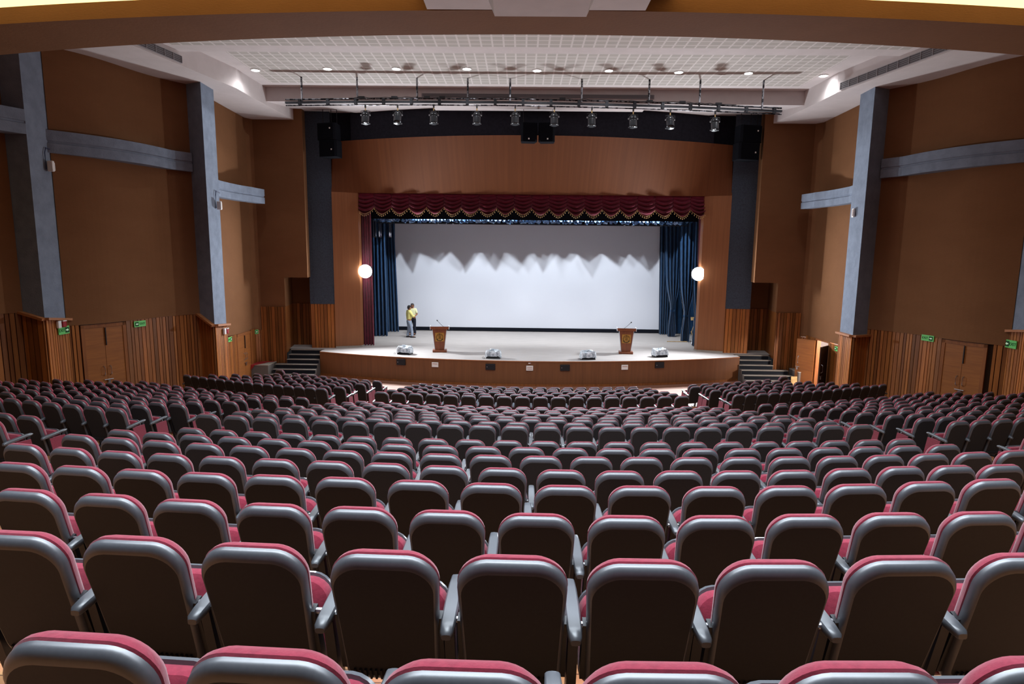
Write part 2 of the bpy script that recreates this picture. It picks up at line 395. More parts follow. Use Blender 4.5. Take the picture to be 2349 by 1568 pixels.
TOPZ = 11.45
for sgn, nm in ((-1, 'left'), (1, 'right')):
    S = lambda pts: [(-sgn*p[0], p[1]) for p in pts]        # left plan given with negative x
    P1 = S([(-17.2, 11.0), (-14.5, 17.0)])
    D1 = S([(-14.5, 17.0), (-13.87, 17.0)]); L1 = S([(-13.87, 17.0), (-13.9, 17.87)])
    base = [(-13.92, 17.85), (-12.0, 21.82)]
    W2 = []
    for k in range(25):
        t = k/24; x, y = lerp(base[0][0], base[1][0], t), lerp(base[0][1], base[1][1], t)
        o = .14*math.sin(2*PI*t); W2.append((x + .9*o, y - .43*o))
    W2 = S(W2)
    D2 = S([(-12.0, 21.8), (-11.32, 21.5)]); L2 = S([(-11.32, 21.5), (-11.38, 22.5)]); B2 = S([(-11.38, 22.5), (-12.08, 22.6)])
    SF = S([(-12.05, 22.5), (-12.2, 25.0), (-12.3, 27.0), (-12.1, 27.3)])
    side = 1 if sgn < 0 else -1      # normal towards the hall
    wl = bpy.data.objects.new('wall_'+nm, None); col.objects.link(wl); wl['kind'] = 'structure'; wl.empty_display_size = .1
    # upper fabric
    mb = MB()
    mb.wall(offset_plan(P1, .05*side), 3.78, TOPZ); mb.wall(offset_plan(W2, .05*side), 3.3 if sgn < 0 else 3.05, TOPZ)
    mb.wall(SF, [2.25, 2.13, 2.06, 2.05], TOPZ)
    for pl, z in ((W2, 3.3 if sgn < 0 else 3.05),):        # bottom return of the fabric panel
        a = pl; b = offset_plan(pl, .05*side); n = len(a)
        mb.add([(x, y, z) for x, y in a]+[(x, y, z) for x, y in b], [(j, j+1, n+j+1, n+j) for j in range(n-1)])
    mb.build('fabric_panel', 'fabric', wl)
    # boards below
    mb = MB()
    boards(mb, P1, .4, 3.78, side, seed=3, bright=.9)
    Lw = plan_len(W2)
    if sgn < 0: da, db = .66, 1.62
    else:
        da, db = .66, 1.62
    doorspan = None
    pxl, pxr = ((185, 288) if sgn < 0 else (2163, 2270))
    q = [atL(p, 800, (W2[0][0], W2[0][1]), (W2[-1][0], W2[-1][1])) for p in (pxl, pxr)]
    ds = sorted(math.hypot(v.x-W2[0][0], v.y-W2[0][1]) for v in q); doorspan = tuple(ds)
    qq = [atL(p, 800, SF[0], SF[2]) for p in ((543, 576) if sgn < 0 else (1873, 1901))]
    spS = tuple(sorted(math.hypot(v.x-SF[0][0], v.y-SF[0][1]) for v in qq))
    boards(mb, W2, .4, 3.3 if sgn < 0 else 3.05, side, skip=[doorspan], seed=5+sgn)
    boards(mb, SF[:3], 0.0, 2.14, side, skip=[spS], seed=9, w=.12)
    boards(mb, [SF[2], SF[3]], 0.0, 2.05, side, seed=10, w=.12)
    mb.build('board_cladding', ['slat', 'gap'], wl)
    # pilasters
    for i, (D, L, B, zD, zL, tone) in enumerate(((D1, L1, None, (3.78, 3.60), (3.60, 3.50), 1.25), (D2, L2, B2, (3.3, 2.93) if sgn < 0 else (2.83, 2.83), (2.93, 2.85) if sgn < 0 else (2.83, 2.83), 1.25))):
        t = bpy.data.objects.new('trim_%d' % (2 + i + (2 if sgn > 0 else 0)), None); col.objects.link(t); t['kind'] = 'structure'; t.empty_display_size = .1
        mb = MB(); mb.wall(D, zD, TOPZ); mb.wall(L, zL, TOPZ)
        if B: mb.wall(B, 2.0, TOPZ)
        mb.build('pilaster_face', 'blue', t)
        mb = MB()
        boards(mb, D, .2, lambda tt, z=zD: lerp(z[0], z[1], tt), side, seed=11+i, w=.13)
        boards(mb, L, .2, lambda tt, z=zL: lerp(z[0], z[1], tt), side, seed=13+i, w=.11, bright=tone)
        mb.build('board_cladding', ['slat', 'gap'], t)
        mb = MB()
        for pl, z in ((D, zD), (L, zL)):
            a = offset_plan(pl, .07*side)
            d0 = Vector((a[0][0], a[0][1], z[0])); d1 = Vector((a[1][0], a[1][1], z[1]))
            mid = (d0+d1)/2; dv = d1-d0; rz = math.atan2(dv.y, dv.x); pitch = math.asin(dv.z/dv.length)
            mb.box(mid, (dv.length+.08, .16, .07), rz, T=Matrix.Rotation(-pitch, 4, 'Y'))
        mb.build('cap_rail', 'cap', t)
    # long curved beam on the panel and the short one beyond the pilaster
    def beam(name, line, z0, z1, depth):
        prof = [(-depth, 0), (0, 0), (0, .42), (-.03, .45), (-.03, .52), (0, .55), (0, 1), (-depth, 1)]
        mb = MB(); n = len(line); rs = []
        for i, p in enumerate(line):
            a = line[max(i-1, 0)]; b = line[min(i+1, n-1)]
            dx, dy = b[0]-a[0], b[1]-a[1]; LL = math.hypot(dx, dy); nx, ny = dy/LL*side, -dx/LL*side
            rs.append([(p[0]+nx*u, p[1]+ny*u, lerp(z0, z1, v)) for u, v in prof])
        mb.rings(rs)
        return tag(mb.build(name, 'blue'), kind='structure')
    ln = []
    for k in range(33):
        t = k/32; x, y = lerp(-13.93, -11.98, t), lerp(17.75, 21.74, t)
        o = .04 + .40*math.sin(PI*min(1, t*1.18))**.85 + .10*max(0, t-.8)*5; ln.append((x + .9*o, y - .43*o))
    beam('trim_%d' % (6 if sgn < 0 else 8), S(ln), 8.27, 8.90, .5)
    ln = [(-11.42, 22.3), (-11.62, 22.8), (-11.74, 23.4), (-11.74, 24.2), (-11.66, 25.0), (-11.5, 25.6), (-11.5, 25.72), (-11.38, 26.5)]
    beam('trim_%d' % (7 if sgn < 0 else 9), S(ln), 7.57, 8.17, .35)
    if sgn < 0:
        A, Bq = (-15.6, 13.3), (-13.86, 16.99)
        za, zb = atL(0, 240, A, Bq).z, atL(0, 298, A, Bq).z
        beam('trim_13', [A, (-15.0, 14.5), (-14.45, 15.8), Bq], zb, za, .5)
    if sgn < 0: W2L, D1L, L1L, L2L, SFL, spanL, spSL = W2, D1, L1, L2, SF, doorspan, spS
    else: W2R, D1R, L1R, L2R, SFR, spanR, spSR = W2, D1, L1, L2, SF, doorspan, spS

# front wall beside the stage (fabric over boards, recess, dark strip)
FWX, FWY = 12.1, 27.3
for sgn, nm in ((-1, 'front_left'), (1, 'front_right')):
    S = lambda pts: [(-sgn*p[0], p[1]) for p in pts]
    side = 1 if sgn < 0 else -1
    wl = bpy.data.objects.new('wall_'+nm, None); col.objects.link(wl); wl['kind'] = 'structure'; wl.empty_display_size = .1
    mb = MB()
    mb.wall(S([(-12.1, 27.3), (-11.0, 27.3)]), 3.1, 4.42); mb.wall(S([(-12.1, 27.3), (-11.0, 27.3), (-9.95, 27.32), (-10.16, 28.3)]), 4.42, 11.75)
    mb.wall(S([(-11.0, 27.3), (-11.4, 29.3), (-10.15, 29.3)]), 3.1, 4.42)
    v = S([(-11.0, 27.3), (-9.95, 27.32), (-10.16, 28.3), (-10.15, 29.3), (-11.4, 29.3)])
    mb.add([(x, y, 4.42) for x, y in v], [(0, 1, 2, 3, 4)])
    mb.build('fabric_panel', 'fabric', wl)
    mb = MB()
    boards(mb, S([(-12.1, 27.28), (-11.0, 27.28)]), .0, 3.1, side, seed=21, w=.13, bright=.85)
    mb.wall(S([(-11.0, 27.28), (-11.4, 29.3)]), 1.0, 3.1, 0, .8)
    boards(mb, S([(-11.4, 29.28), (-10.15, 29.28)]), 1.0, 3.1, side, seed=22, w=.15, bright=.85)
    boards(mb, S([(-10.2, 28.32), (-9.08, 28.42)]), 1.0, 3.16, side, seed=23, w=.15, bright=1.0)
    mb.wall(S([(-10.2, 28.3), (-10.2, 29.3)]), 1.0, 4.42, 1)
    mb.build('board_cladding', ['slat', 'gap'], wl)
    mb = MB(); mb.wall(S([(-10.2, 28.27), (-9.06, 28.37)]), 3.16, 11.9); mb.build('dark_strip', 'strip', wl)

# proscenium: two veneered legs with reveals, leaning header, black fascia above
pro = bpy.data.objects.new('wall_front', None); col.objects.link(pro); pro['kind'] = 'structure'; pro.empty_display_size = .1
for sgn in (-1, 1):
    S = lambda pts: [(-sgn*p[0], p[1]) for p in pts]
    mb = MB(); mb.wall(S([(-9.08, 28.35), (-7.98, 28.75), (-7.93, 29.0), (-9.0, 29.05)]), 1.0, 8.28)
    mb.build('veneer_leg', 'veneer', pro)
    mb = MB(); pl = S([(-9.08, 28.33), (-7.96, 28.73), (-7.91, 29.0)]); mb.wall(pl, 1.09, 1.17)
    mb.build('skirting', 'nosing', pro)
hy = lambda x: 26.7 + .0235*x*x
mb = MB(); N = 40; bot = []; topv = []
for k in range(N+1):
    x = lerp(-9.08, 9.08, k/N); yb = 28.75 if abs(x) < 7.98 else lerp(28.75, 28.35, (abs(x)-7.98)/1.1)
    bot.append((x, yb, 8.28)); topv.append((x, hy(x), 10.52))
mb.add(bot+topv, [(j, j+1, N+1+j+1, N+1+j) for j in range(N)])
mb.add([(x, y, z) for x, y, z in bot] + [(x, y+.65, z) for x, y, z in bot], [(j, j+1, N+1+j+1, N+1+j) for j in range(N)])
mb.build('veneer_header', 'header', pro, smooth=True)
mb = MB(); pl = [(x, hy(x)+.02) for x in [lerp(-8.1, 8.1, k/N) for k in range(N+1)]]
mb.wall(pl, 10.52, 11.95)
for s in (-1, 1): mb.wall([(s*8.1, hy(8.1)), (s*8.1, 29.0), (s*9.7, 29.0), (s*10.2, 28.3)], 10.4, 11.95)
mb.build('black_fascia', 'fascia', pro)

# stage house behind the proscenium
mb = MB(); mb.wall([(-7.95, 29.06), (-9.0, 29.1), (-9.0, 29.5), (-13.0, 29.5), (-13.0, 36.4), (13.0, 36.4), (13.0, 29.5), (9.0, 29.5), (9.0, 29.1), (7.95, 29.06)], 1.0, 11.5)
mb.add([(-13, 29.5, 11.5), (13, 29.5, 11.5), (13, 36.4, 11.5), (-13, 36.4, 11.5)], [(0, 1, 2, 3)])
mb.wall([(-13, 29.5), (13, 29.5)], 8.28, 11.5)
tag(mb.build('wall_stage_rear', 'matte'), kind='structure')

# ------------------------------------------------------------------ ceiling
mb = MB()
def grid(x0, x1, y0, y1, z, mi): mb.add([(x0, y0, z), (x1, y0, z), (x1, y1, z), (x0, y1, z)], [(0, 1, 2, 3)], mi)
T1, T2 = 11.6, 11.87
# tray one
grid(-10.9, 10.9, 13.0, 19.05, T1-.004, 1)
grid(-12.5, 12.5, 12.5, 19.65, T1, 0)
mb.wall([(-12.5, 19.65), (12.5, 19.65)], T1, T2+.1, 0)
# tray two
grid(-9.95, 9.95, 19.7, 24.1, T2-.004, 1)
grid(-11.2, 11.2, 18.9, 24.7, T2, 0)
# lower front soffit: face towards the hall, then rising underside to the fascia
mb.wall([(-10.6, 24.7), (10.6, 24.7)], 11.34, T2, 0)
xs = [lerp(-10.6, 10.6, k/30) for k in range(31)]
fa = [(x, 24.7, 11.34) for x in xs]; fb = [(x, max(26.8, hy(min(abs(x), 8.1)))+(.7 if abs(x) > 8.1 else .05), 11.68 if abs(x) < 8.1 else 11.85) for x in xs]
mb.add(fa+fb, [(j, j+1, 31+j+1, 31+j) for j in range(30)], 0)
# white tab below the soffit edge
mb.box((.25, 25.9, 11.50), (8.6, 1.2, .10), mi=0)
# side soffits
inner = [(12.6, 11.5), (11.5, 17.0), (11.0, 19.4), (10.45, 22.3), (10.45, 23.4), (10.3, 27.6)]
outer = [(17.0, 11.5), (14.6, 17.0), (13.4, 19.4), (12.1, 22.3), (12.3, 23.4), (12.4, 27.6)]
for s in (-1, 1):
    a = [(s*x, y, 11.2) for x, y in inner]; b = [(s*x, y, 11.2) for x, y in outer]; n = len(a)
    mb.add(a+b, [(j, j+1, n+j+1, n+j) for j in range(n-1)], 0)
    mb.wall([(s*x, y) for x, y in inner], 11.2, T2+.06, 0)
    mb.wall([(s*10.3, 27.6), (s*12.4, 27.6)], 11.2, T2, 0)
# near ceiling over the back block
grid(-17.2, 17.2, -5.0, 10.6, 10.45, 0)
tag(mb.build('ceiling', ['white', 'tile']), kind='structure')

# bulkhead crossing the hall, glowing cove above it, white duct box in the middle
ny = lambda x: 12.0 + .0072*x*x
fy = lambda x: 13.25 + .0098*x*x
xs = [lerp(-15.5, 15.5, k/40) for k in range(41)]
mb = MB()
mb.rings([[(x, ny(x), 10.31), (x, ny(x), 10.0), (x, fy(x), 10.0), (x, fy(x), 11.7)] for x in xs], False, False, closed=False)
tag(mb.build('trim_10', 'fabric'), kind='structure')
mb = MB(); a = [(x, ny(x)-1.3, 10.36) for x in xs]; b = [(x, ny(x)+.01, 10.31) for x in xs]; n = len(xs)
mb.add(a+b, [(j, j+1, n+j+1, n+j) for j in range(n-1) if 2.6 < abs(xs[j]+.39) < 12.5])
tag(mb.build('trim_11', 'cove'), kind='structure')
mb = MB()
p0, p1 = atY(980, 22, 12.0), atY(1480, 30, 12.0)
def duct(x0, x1, y0, y1, z0, z1, fl):
    mb.rings([[(x0, y0, z0), (x1, y0, z0), (x1, y1, z0), (x0, y1, z0)], [(x0-fl, y0, z1), (x1+fl, y0, z1), (x1+fl, y1, z1), (x0-fl, y1, z1)]])
duct(p0.x, p1.x, 10.0, 11.98, 10.0, 10.44, .0)
q0, q1 = atY(1135, 38, 11.4), atY(1345, 38, 11.4)
duct(q0.x, q1.x, 9.9, 11.4, (q0.z+q1.z)/2, 10.02, .15)
tag(mb.build('trim_12', 'white'), kind='structure')

# long air grilles let into the inner soffit faces, slot grille in the front face
def grille(name, a, b, zc, h, label, n):
    t = thing(name, ((a[0]+b[0])/2, (a[1]+b[1])/2, zc), math.atan2(b[1]-a[1], b[0]-a[0]), label, 'air vent')
    L = math.hypot(b[0]-a[0], b[1]-a[1])
    m1 = MB(); m1.box((0, 0, 0), (L, .03, h)); m1.build('backing', 'grille', t)
    m1 = MB()
    for k in range(n+1): m1.box((lerp(-L/2, L/2, k/n), 0, 0), (.03, .06, h))
    for k in range(5): m1.box((0, 0, lerp(-h/2, h/2, k/4)), (L, .05, .012))
    m1.build('louvre', 'louv', t)
grille('air_grille', (-11.44, 16.9), (-10.93, 19.65), 11.36, .2, 'long grey linear air grille in the left ceiling soffit', 8)
grille('air_grille', (10.47, 22.1), (11.42, 17.2), 11.36, .22, 'long grey linear air grille in the right ceiling soffit', 12)
g0, g1 = atY(968, 215, 24.66), atY(1500, 222, 24.66)
grille('air_grille', (g0.x, 24.67), (g1.x, 24.67), (g0.z+g1.z)/2-.03, .13, 'thin slot grille in the white ceiling face above the lighting bar', 2)

# ------------------------------------------------------------------ doors
def door_leaf(parent, w, h, hx, handle_side):
    mb = MB(); mb.box((hx, 0, h/2), (w, .05, h)); lf = mb.build('door_leaf', 'door', parent)
    mb = MB(); x = hx + handle_side*(w/2-.09)
    mb.tube([(x, -.03, .95), (x, -.09, .99), (x, -.09, 1.21), (x, -.03, 1.25)], .013, 8); mb.build('handle', 'steel', lf)
    return lf
def double_door(name, a, b, z0, z1, hallside, side, lock=True):
    c = ((a[0]+b[0])/2, (a[1]+b[1])/2); rz = math.atan2(b[1]-a[1], b[0]-a[0])
    t = bpy.data.objects.new(name, None); col.objects.link(t); t['kind'] = 'structure'
    t.location = (c[0], c[1], z0); t.rotation_euler = (0, 0, rz); t.empty_display_size = .1
    L = math.hypot(b[0]-a[0], b[1]-a[1]); h = z1-z0; fr = .1
    door_leaf(t, L/2-fr-.006, h-.1, -(L/2-fr)/2-.002, 1); door_leaf(t, L/2-fr-.006, h-.1, (L/2-fr)/2+.002, -1)
    mb = MB()
    for s in (-1, 1): mb.box((s*(L/2-fr/2), 0, h/2), (fr, .09, h))
    mb.box((0, 0, h-.05), (L, .09, .1)); mb.build('door_frame', 'frame', t)
    mb = MB(); mb.box((.03, -.05, h-.4), (.025, .03, .55)); mb.build('door_bolt', 'leg', t)
    if lock:
        mb = MB(); mb.tube([(-.12, -.06, .82), (.15, -.06, .82)], .014, 8); mb.box((.02, -.06, .75), (.07, .03, .1)); mb.build('latch', 'steel', t)
    return t
def span_pts(W, sp, o):
    (p, _), (q, _) = along(W, sp[0]), along(W, sp[1]); return p, q
p, q = span_pts(W2L, spanL, 0); double_door('door_1', p, q, .7, 3.28, 1, 1)
p, q = span_pts(W2R, spanR, 0); double_door('door_2', q, p, .7, 3.03, 1, 1)
p, q = span_pts(SFL, spSL, 0); double_door('door_3', p, q, 0.0, 2.12, 1, 1)
# open pair on the right: both leaves swung outwards into a lit corridor
p, q = span_pts(SFR, spSR, 0)
t = bpy.data.objects.new('door_4', None); col.objects.link(t); t['kind'] = 'structure'; t.empty_display_size = .1
mb = MB()
for e in (p, q): mb.box((e[0]+.06, e[1], 1.05), (.16, .09, 2.1))
mb.box(((p[0]+q[0])/2+.06, (p[1]+q[1])/2, 2.12), (.16, abs(q[1]-p[1])+.1, .06)); mb.build('door_frame', 'frame', t)
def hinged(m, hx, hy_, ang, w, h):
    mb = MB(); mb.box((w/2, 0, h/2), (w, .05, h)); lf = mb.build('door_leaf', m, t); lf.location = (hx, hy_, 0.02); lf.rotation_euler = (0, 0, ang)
    mb = MB()
    for yy in (.03,): mb.tube([(w-.12, yy, .95), (w-.12, yy+.06, .99), (w-.12, yy+.06, 1.25), (w-.12, yy, 1.29)], .014, 8)
    mb.tube([(w-.2, .05, .82), (w-.02, .05, .82)], .012, 8); mb.box((w-.1, .05, .74), (.06, .03, .1))
    mb.build('handle', 'steel', lf); return lf
def aim(h, w, a0, a1, px):       # swing about the hinge until the free edge reaches the pixel column
    best = min((abs(proj((h[0]+w*math.cos(R_(a)), h[1]+w*math.sin(R_(a)), 1.2))[0]-px), a) for a in range(a0, a1))
    return R_(best[1])
h1 = (q[0]-.06, q[1]+.02); hinged('door', h1[0], h1[1], aim(h1, .78, 130, 181, 1843), .78, 2.04)
h2 = (p[0]-.06, p[1]-.04); hinged('door_shade', h2[0], h2[1], aim(h2, .78, 185, 250, 1879), .78, 2.0)
mb = MB(); mb.wall([(12.6, 23.2), (15.5, 23.2), (15.5, 29.5), (12.45, 29.5)], 0, 3.0); mb.add([(12.3, 23, 0), (15.5, 23, 0), (15.5, 29.5, 0), (12.3, 29.5, 0)], [(0, 1, 2, 3)])
mb.add([(12.3, 23, 2.9), (15.5, 23, 2.9), (15.5, 29.5, 2.9), (12.3, 29.5, 2.9)], [(0, 1, 2, 3)])
tag(mb.build('wall_corridor', 'white'), kind='structure')

# ------------------------------------------------------------------ stage
ST = 1.09
stage = thing('stage_platform', (0, 28, 0), 0, 'raised stage with bowed veneer front and pale grey floor', 'stage'); stage['kind'] = 'structure'
xs = [lerp(-9.5, 9.5, k/48) for k in range(49)]
front = [skirt_pt(x) for x in xs]
outl = front + [(9.5, 27.98), (11.4, 27.98), (11.4, 29.35), (9.0, 29.4), (12.9, 29.45), (12.9, 36.3), (-12.9, 36.3), (-12.9, 29.45), (-9.0, 29.4), (-11.4, 29.35), (-11.4, 27.98), (-9.5, 27.98)]
def child(mb, name, m, parent, **k):
    o = mb.build(name, m, parent, **k); o.matrix_parent_inverse = Matrix.Translation(-Vector(parent.location)); return o
mb = MB(); mb.add([(x, y, ST) for x, y in outl], [tuple(range(len(outl)))])
child(mb, 'stage_floor', 'stagefl', stage)
mb = MB(); mb.wall(front, 0, ST); mb.wall([(-9.5, 27.98), front[0]], 0, ST); mb.wall([front[-1], (9.5, 27.98)], 0, ST)
child(mb, 'front_panel', 'skirt', stage, smooth=False)
mb = MB(); mb.wall([skirt_pt(x, .02) for x in xs], 0, .1); child(mb, 'skirting', 'frame', stage)
mb = MB(); f2 = [skirt_pt(x, .02) for x in xs]
mb.wall(f2, ST-.03, ST+.004); mb.add([(x, y, ST+.004) for x, y in f2]+[(x, y, ST+.004) for x, y in front], [(j, j+1, 50+j, 49+j) for j in range(48)]); child(mb, 'edge_trim', 'cap', stage)

def on_skirt(px, py, off=.03):
    lo, hi = 20.0, 32.0
    for _ in range(40):
        m_ = (lo+hi)/2; P = atY(px, py, m_); r = math.hypot(P.x, P.y-SKC)
        if r > SKR+off: lo = m_
        else: hi = m_
    return P, math.atan2(P.x, SKC-P.y)
for i, (px, py) in enumerate(((920, 830), (1125, 841), (1296, 843), (1513, 837))):
    P, a = on_skirt(px, py)
    w = ['first from the left', 'second from the left', 'third from the left', 'rightmost of four'][i]
    t = thing('floor_box_panel', P, a, 'black monitor speaker panel set in the stage front, ' + w, 'speaker panel', 'black panels in the stage front')
    mb = MB(); mb.box((0, 0, 0), (.41, .06, .26)); mb.build('panel', 'black', t, bevel=.012)
    mb = MB(); mb.lathe([(0, -.005), (.016, -.005), (.016, .005), (0, .005)], 10, Matrix.Translation((-.14, -.035, 0)) @ Matrix.Rotation(PI/2, 4, 'X')); mb.build('badge', 'steel', t)
for i, (px, py) in enumerate(((998, 836), (1215, 844), (1433, 842))):
    P, a = on_skirt(px, py)
    w = ['left of three', 'in the middle of the stage front', 'right of three'][i]
    t = thing('socket_plate', P, a, 'white multi socket wall plate on the stage front, ' + w, 'socket plate', 'white socket plates')
    mb = MB(); mb.box((0, 0, 0), (.29, .03, .21)); mb.build('plate', 'pvc', t, bevel=.006)
    for r in range(2 if i == 1 else 1):
        mb = MB(); mb.box((0, -.018, .04-.075*r), (.22, .012, .03)); mb.build('socket_row', 'frontfl', t)
P, a = on_skirt(1215, 833)
t = thing('small_switch', P, a, 'tiny pinkish switch above the middle socket plate', 'switch'); mb = MB(); mb.box((0, 0, 0), (.11, .03, .035)); mb.build('switch_body', 'pvc', t); mb = MB(); mb.box((.03, -.02, 0), (.03, .02, .025)); mb.build('rocker', 'redp', t)

# stairs beside the stage with landing blocks
for s in (-1, 1):
    sd = 'left' if s < 0 else 'right'
    t = thing('stage_steps', (s*10.45, 27.6, 0), 0, 'carpeted steps with black risers up to the %s end of the stage' % sd, 'steps')
    n = 6; rise = ST/n; dep = .27
    for k in range(n):
        y0 = 28.0 - 27.6 - dep*(n-k); y1 = y0 + dep
        if s < 0: x0, x1 = (-1.0 + .02*k if k < 3 else -.54), .94
        else: x0, x1 = -.94 + .02*(n-1-k) - .08, (1.28 - .08*k if k < 3 else .54)
        mb = MB(); mb.box(((x0+x1)/2, (y0+y1)/2, rise*(k+1)/2), (x1-x0, y1-y0, rise*(k+1)))
        st = mb.build('step', 'carpet', t)
        mb = MB(); mb.box(((x0+x1)/2, y0-.004, rise*(k+.45)), (x1-x0-.04, .01, rise*.8)); mb.build('riser', 'riser', st)
        mb = MB(); mb.box(((x0+x1)/2, y0+.01, rise*(k+1)-.008), (x1-x0, .07, .025)); mb.build('nosing', 'nosing', st)
    # landing block
    c = (12.03, 27.0, 0) if s > 0 else (-12.0, 27.0, 0)
    t = thing('landing_block', c, 0, 'grey carpeted landing block between the %s stage steps and the wall' % sd, 'platform')
    mb = MB(); mb.box((0, -.22, .29), (.56 if s > 0 else 1.02, .96, .58)); mb.build('block', 'carpet', t)
    mb = MB(); mb.box((0, -.22, .595), (.58 if s > 0 else 1.04, .98, .03)); mb.build('top_slab', 'nosing', t)
mb = MB(); z = .616
mb.add([(-12.50, 26.45, z), (-11.55, 27.15, z), (-11.55, 27.26, z), (-12.1, 27.2, z), (-12.50, 26.8, z)], [(0, 1, 2, 3, 4)])
mb.add([(-12.50, 26.45, z), (-12.50, 26.27, z), (-12.0, 26.27, z), (-11.75, 26.95, z), (-12.3, 26.26, .30), (-12.45, 26.265, z), (-12.05, 26.265, z)], [(0, 1, 2, 3), (5, 4, 6)])
tag(mb.build('red_cloth', 'redcloth'), 'piece of red carpet draped over the left landing block', 'carpet')
t = thing('wooden_gate_board', (11.55, 26.25, 0), 0, 'small pale wooden board standing at the foot of the right stage steps', 'board')
mb = MB(); mb.box((0, 0, .22), (.26, .03, .40), T=Matrix.Rotation(R_(-8), 4, 'X')); mb.build('board', 'gate', t)
mb = MB(); mb.box((0, .08, .2), (.05, .03, .42), T=Matrix.Rotation(R_(18), 4, 'X')); mb.build('prop_leg', 'gate', t)

# projection screen
t = thing('projection_screen', (0.1, 35.4, ST), 0, 'wide white projection screen with black border behind the stage', 'screen')
mb = MB(); mb.box((0, 0, 3.17), (17.6, .04, 5.9)); mb.build('screen_surface', 'screen', t)
mb = MB(); mb.box((0, -.01, .12), (17.8, .07, .2)); mb.box((0, .03, 6.25), (17.8, .06, .3)); mb.build('frame', 'border', t)

# curtains -------------------------------------------------------------
def curtain(name, px_top, px_bot, Y, z1, label, m, cat='curtain', folds=7, amp=.09, tie=None, z0=ST+.02, seed=0, group=None, tielabel=None):
    """a gathered cloth hung at depth Y between the two pixel columns"""
    rnd = random.Random(seed)
    xa, xb = atY(px_top[0], 600, Y).x, atY(px_top[1], 600, Y).x
    ya, yb = atY(px_bot[0], 740, Y).x, atY(px_bot[1], 740, Y).x
    N, K = folds*10, 24
    ph = [rnd.uniform(-.6, .6) for _ in range(folds+2)]
    mb = MB(); rs = []
    cx = (xa+xb)/2
    for k in range(K+1):
        v = k/K; z = lerp(z1, z0, v); L, R = lerp(xa, ya, v), lerp(xb, yb, v)
        if tie:
            zt, wt, xt = tie; d = abs(z-zt); g = math.exp(-(d/(.9 if z > zt else .45))**2)
            c = lerp((L+R)/2, xt, min(1, g)); hw = lerp((R-L)/2, wt/2, g)
            if z < zt: hw = lerp(wt/2, (R-L)/2*.62, min(1, (zt-z)/.9)); c = xt
            L, R = c-hw, c+hw
        row = []
        for j in range(N+1):
            u = j/N; f = u*folds; i = int(min(f, folds-1))
            a = amp*(.75+.25*math.sin(3*ph[i]+v*2))*math.sin(2*PI*f + ph[i]*.6*v)
            row.append((lerp(L, R, u), Y + a + .03*math.sin(v*5+f), z + .01*math.sin(2*PI*f)))
        rs.append(row)
    mb.rings(rs, False, False, closed=False)
    t = thing(name, (cx, Y, z0-.02), 0, label, cat, group)
    o = mb.build('cloth', m, t, smooth=True); o.matrix_parent_inverse = Matrix.Translation(-Vector(t.location))
    if tie:
        m2 = MB(); m2.lathe([(tie[1]/2+.03, -.05), (tie[1]/2+.04, 0), (tie[1]/2+.03, .05)], 14, Matrix.Translation((tie[2], Y, tie[0])) @ Matrix.Scale(.6, 4, (0, 1, 0)))
        o2 = m2.build('tie_cord', m, t); o2.matrix_parent_inverse = Matrix.Translation(-Vector(t.location))
    return t
curtain('stage_curtain', (822, 853), (826, 858), 29.3, 8.3, 'maroon velvet curtain hanging just inside the left stage pillar', 'redv', folds=5, seed=1)
curtain('stage_curtain', (1596, 1624), (1600, 1614), 29.3, 8.3, 'maroon velvet curtain half hidden behind the right stage pillar', 'redv', folds=5, seed=2)
curtain('wing_curtain', (852, 884), (856, 889), 32.7, 8.6, 'navy blue wing curtain next to the maroon curtain on the left', 'bluev', folds=4, seed=3, amp=.13)
curtain('wing_curtain', (880, 904), (886, 915), 34.6, 8.6, 'navy blue wing curtain overlapping the left edge of the screen', 'bluev', folds=4, seed=4, amp=.13)
curtain('wing_curtain', (1509, 1537), (1512, 1532), 34.9, 8.6, 'navy blue wing curtain overlapping the right edge of the screen', 'bluev', folds=4, seed=5, amp=.13)
xt = atY(1541, 735, 33.9).x
curtain('wing_curtain', (1516, 1562), (1529, 1556), 33.9, 8.6, 'navy blue wing curtain tied low, nearest the right of the screen', 'bluev', folds=5, amp=.13, tie=(2.55, .22, xt), seed=6)
xt = atY(1573, 735, 32.0).x
curtain('wing_curtain', (1552, 1598), (1559, 1590), 32.0, 8.6, 'navy blue wing curtain tied low in the middle of the right wing', 'bluev', folds=5, amp=.13, tie=(2.45, .24, xt), seed=7)
xt = atY(1598, 735, 30.4).x
curtain('wing_curtain', (1588, 1612), (1586, 1612), 30.4, 8.6, 'navy blue wing curtain tied low beside the right stage pillar', 'bluev', folds=4, amp=.12, tie=(2.45, .24, xt), seed=8)
# backing cloths so that no gap shows between the wings
curtain('backdrop_curtain', (850, 908), (852, 905), 35.15, 8.6, 'dark blue backing curtain behind the left wing curtains', 'bluev', folds=6, seed=9, amp=.06)
curtain('backdrop_curtain', (1520, 1625), (1524, 1625), 35.2, 8.6, 'dark blue backing curtain behind the right wing curtains', 'bluev', folds=7, seed=10, amp=.06)
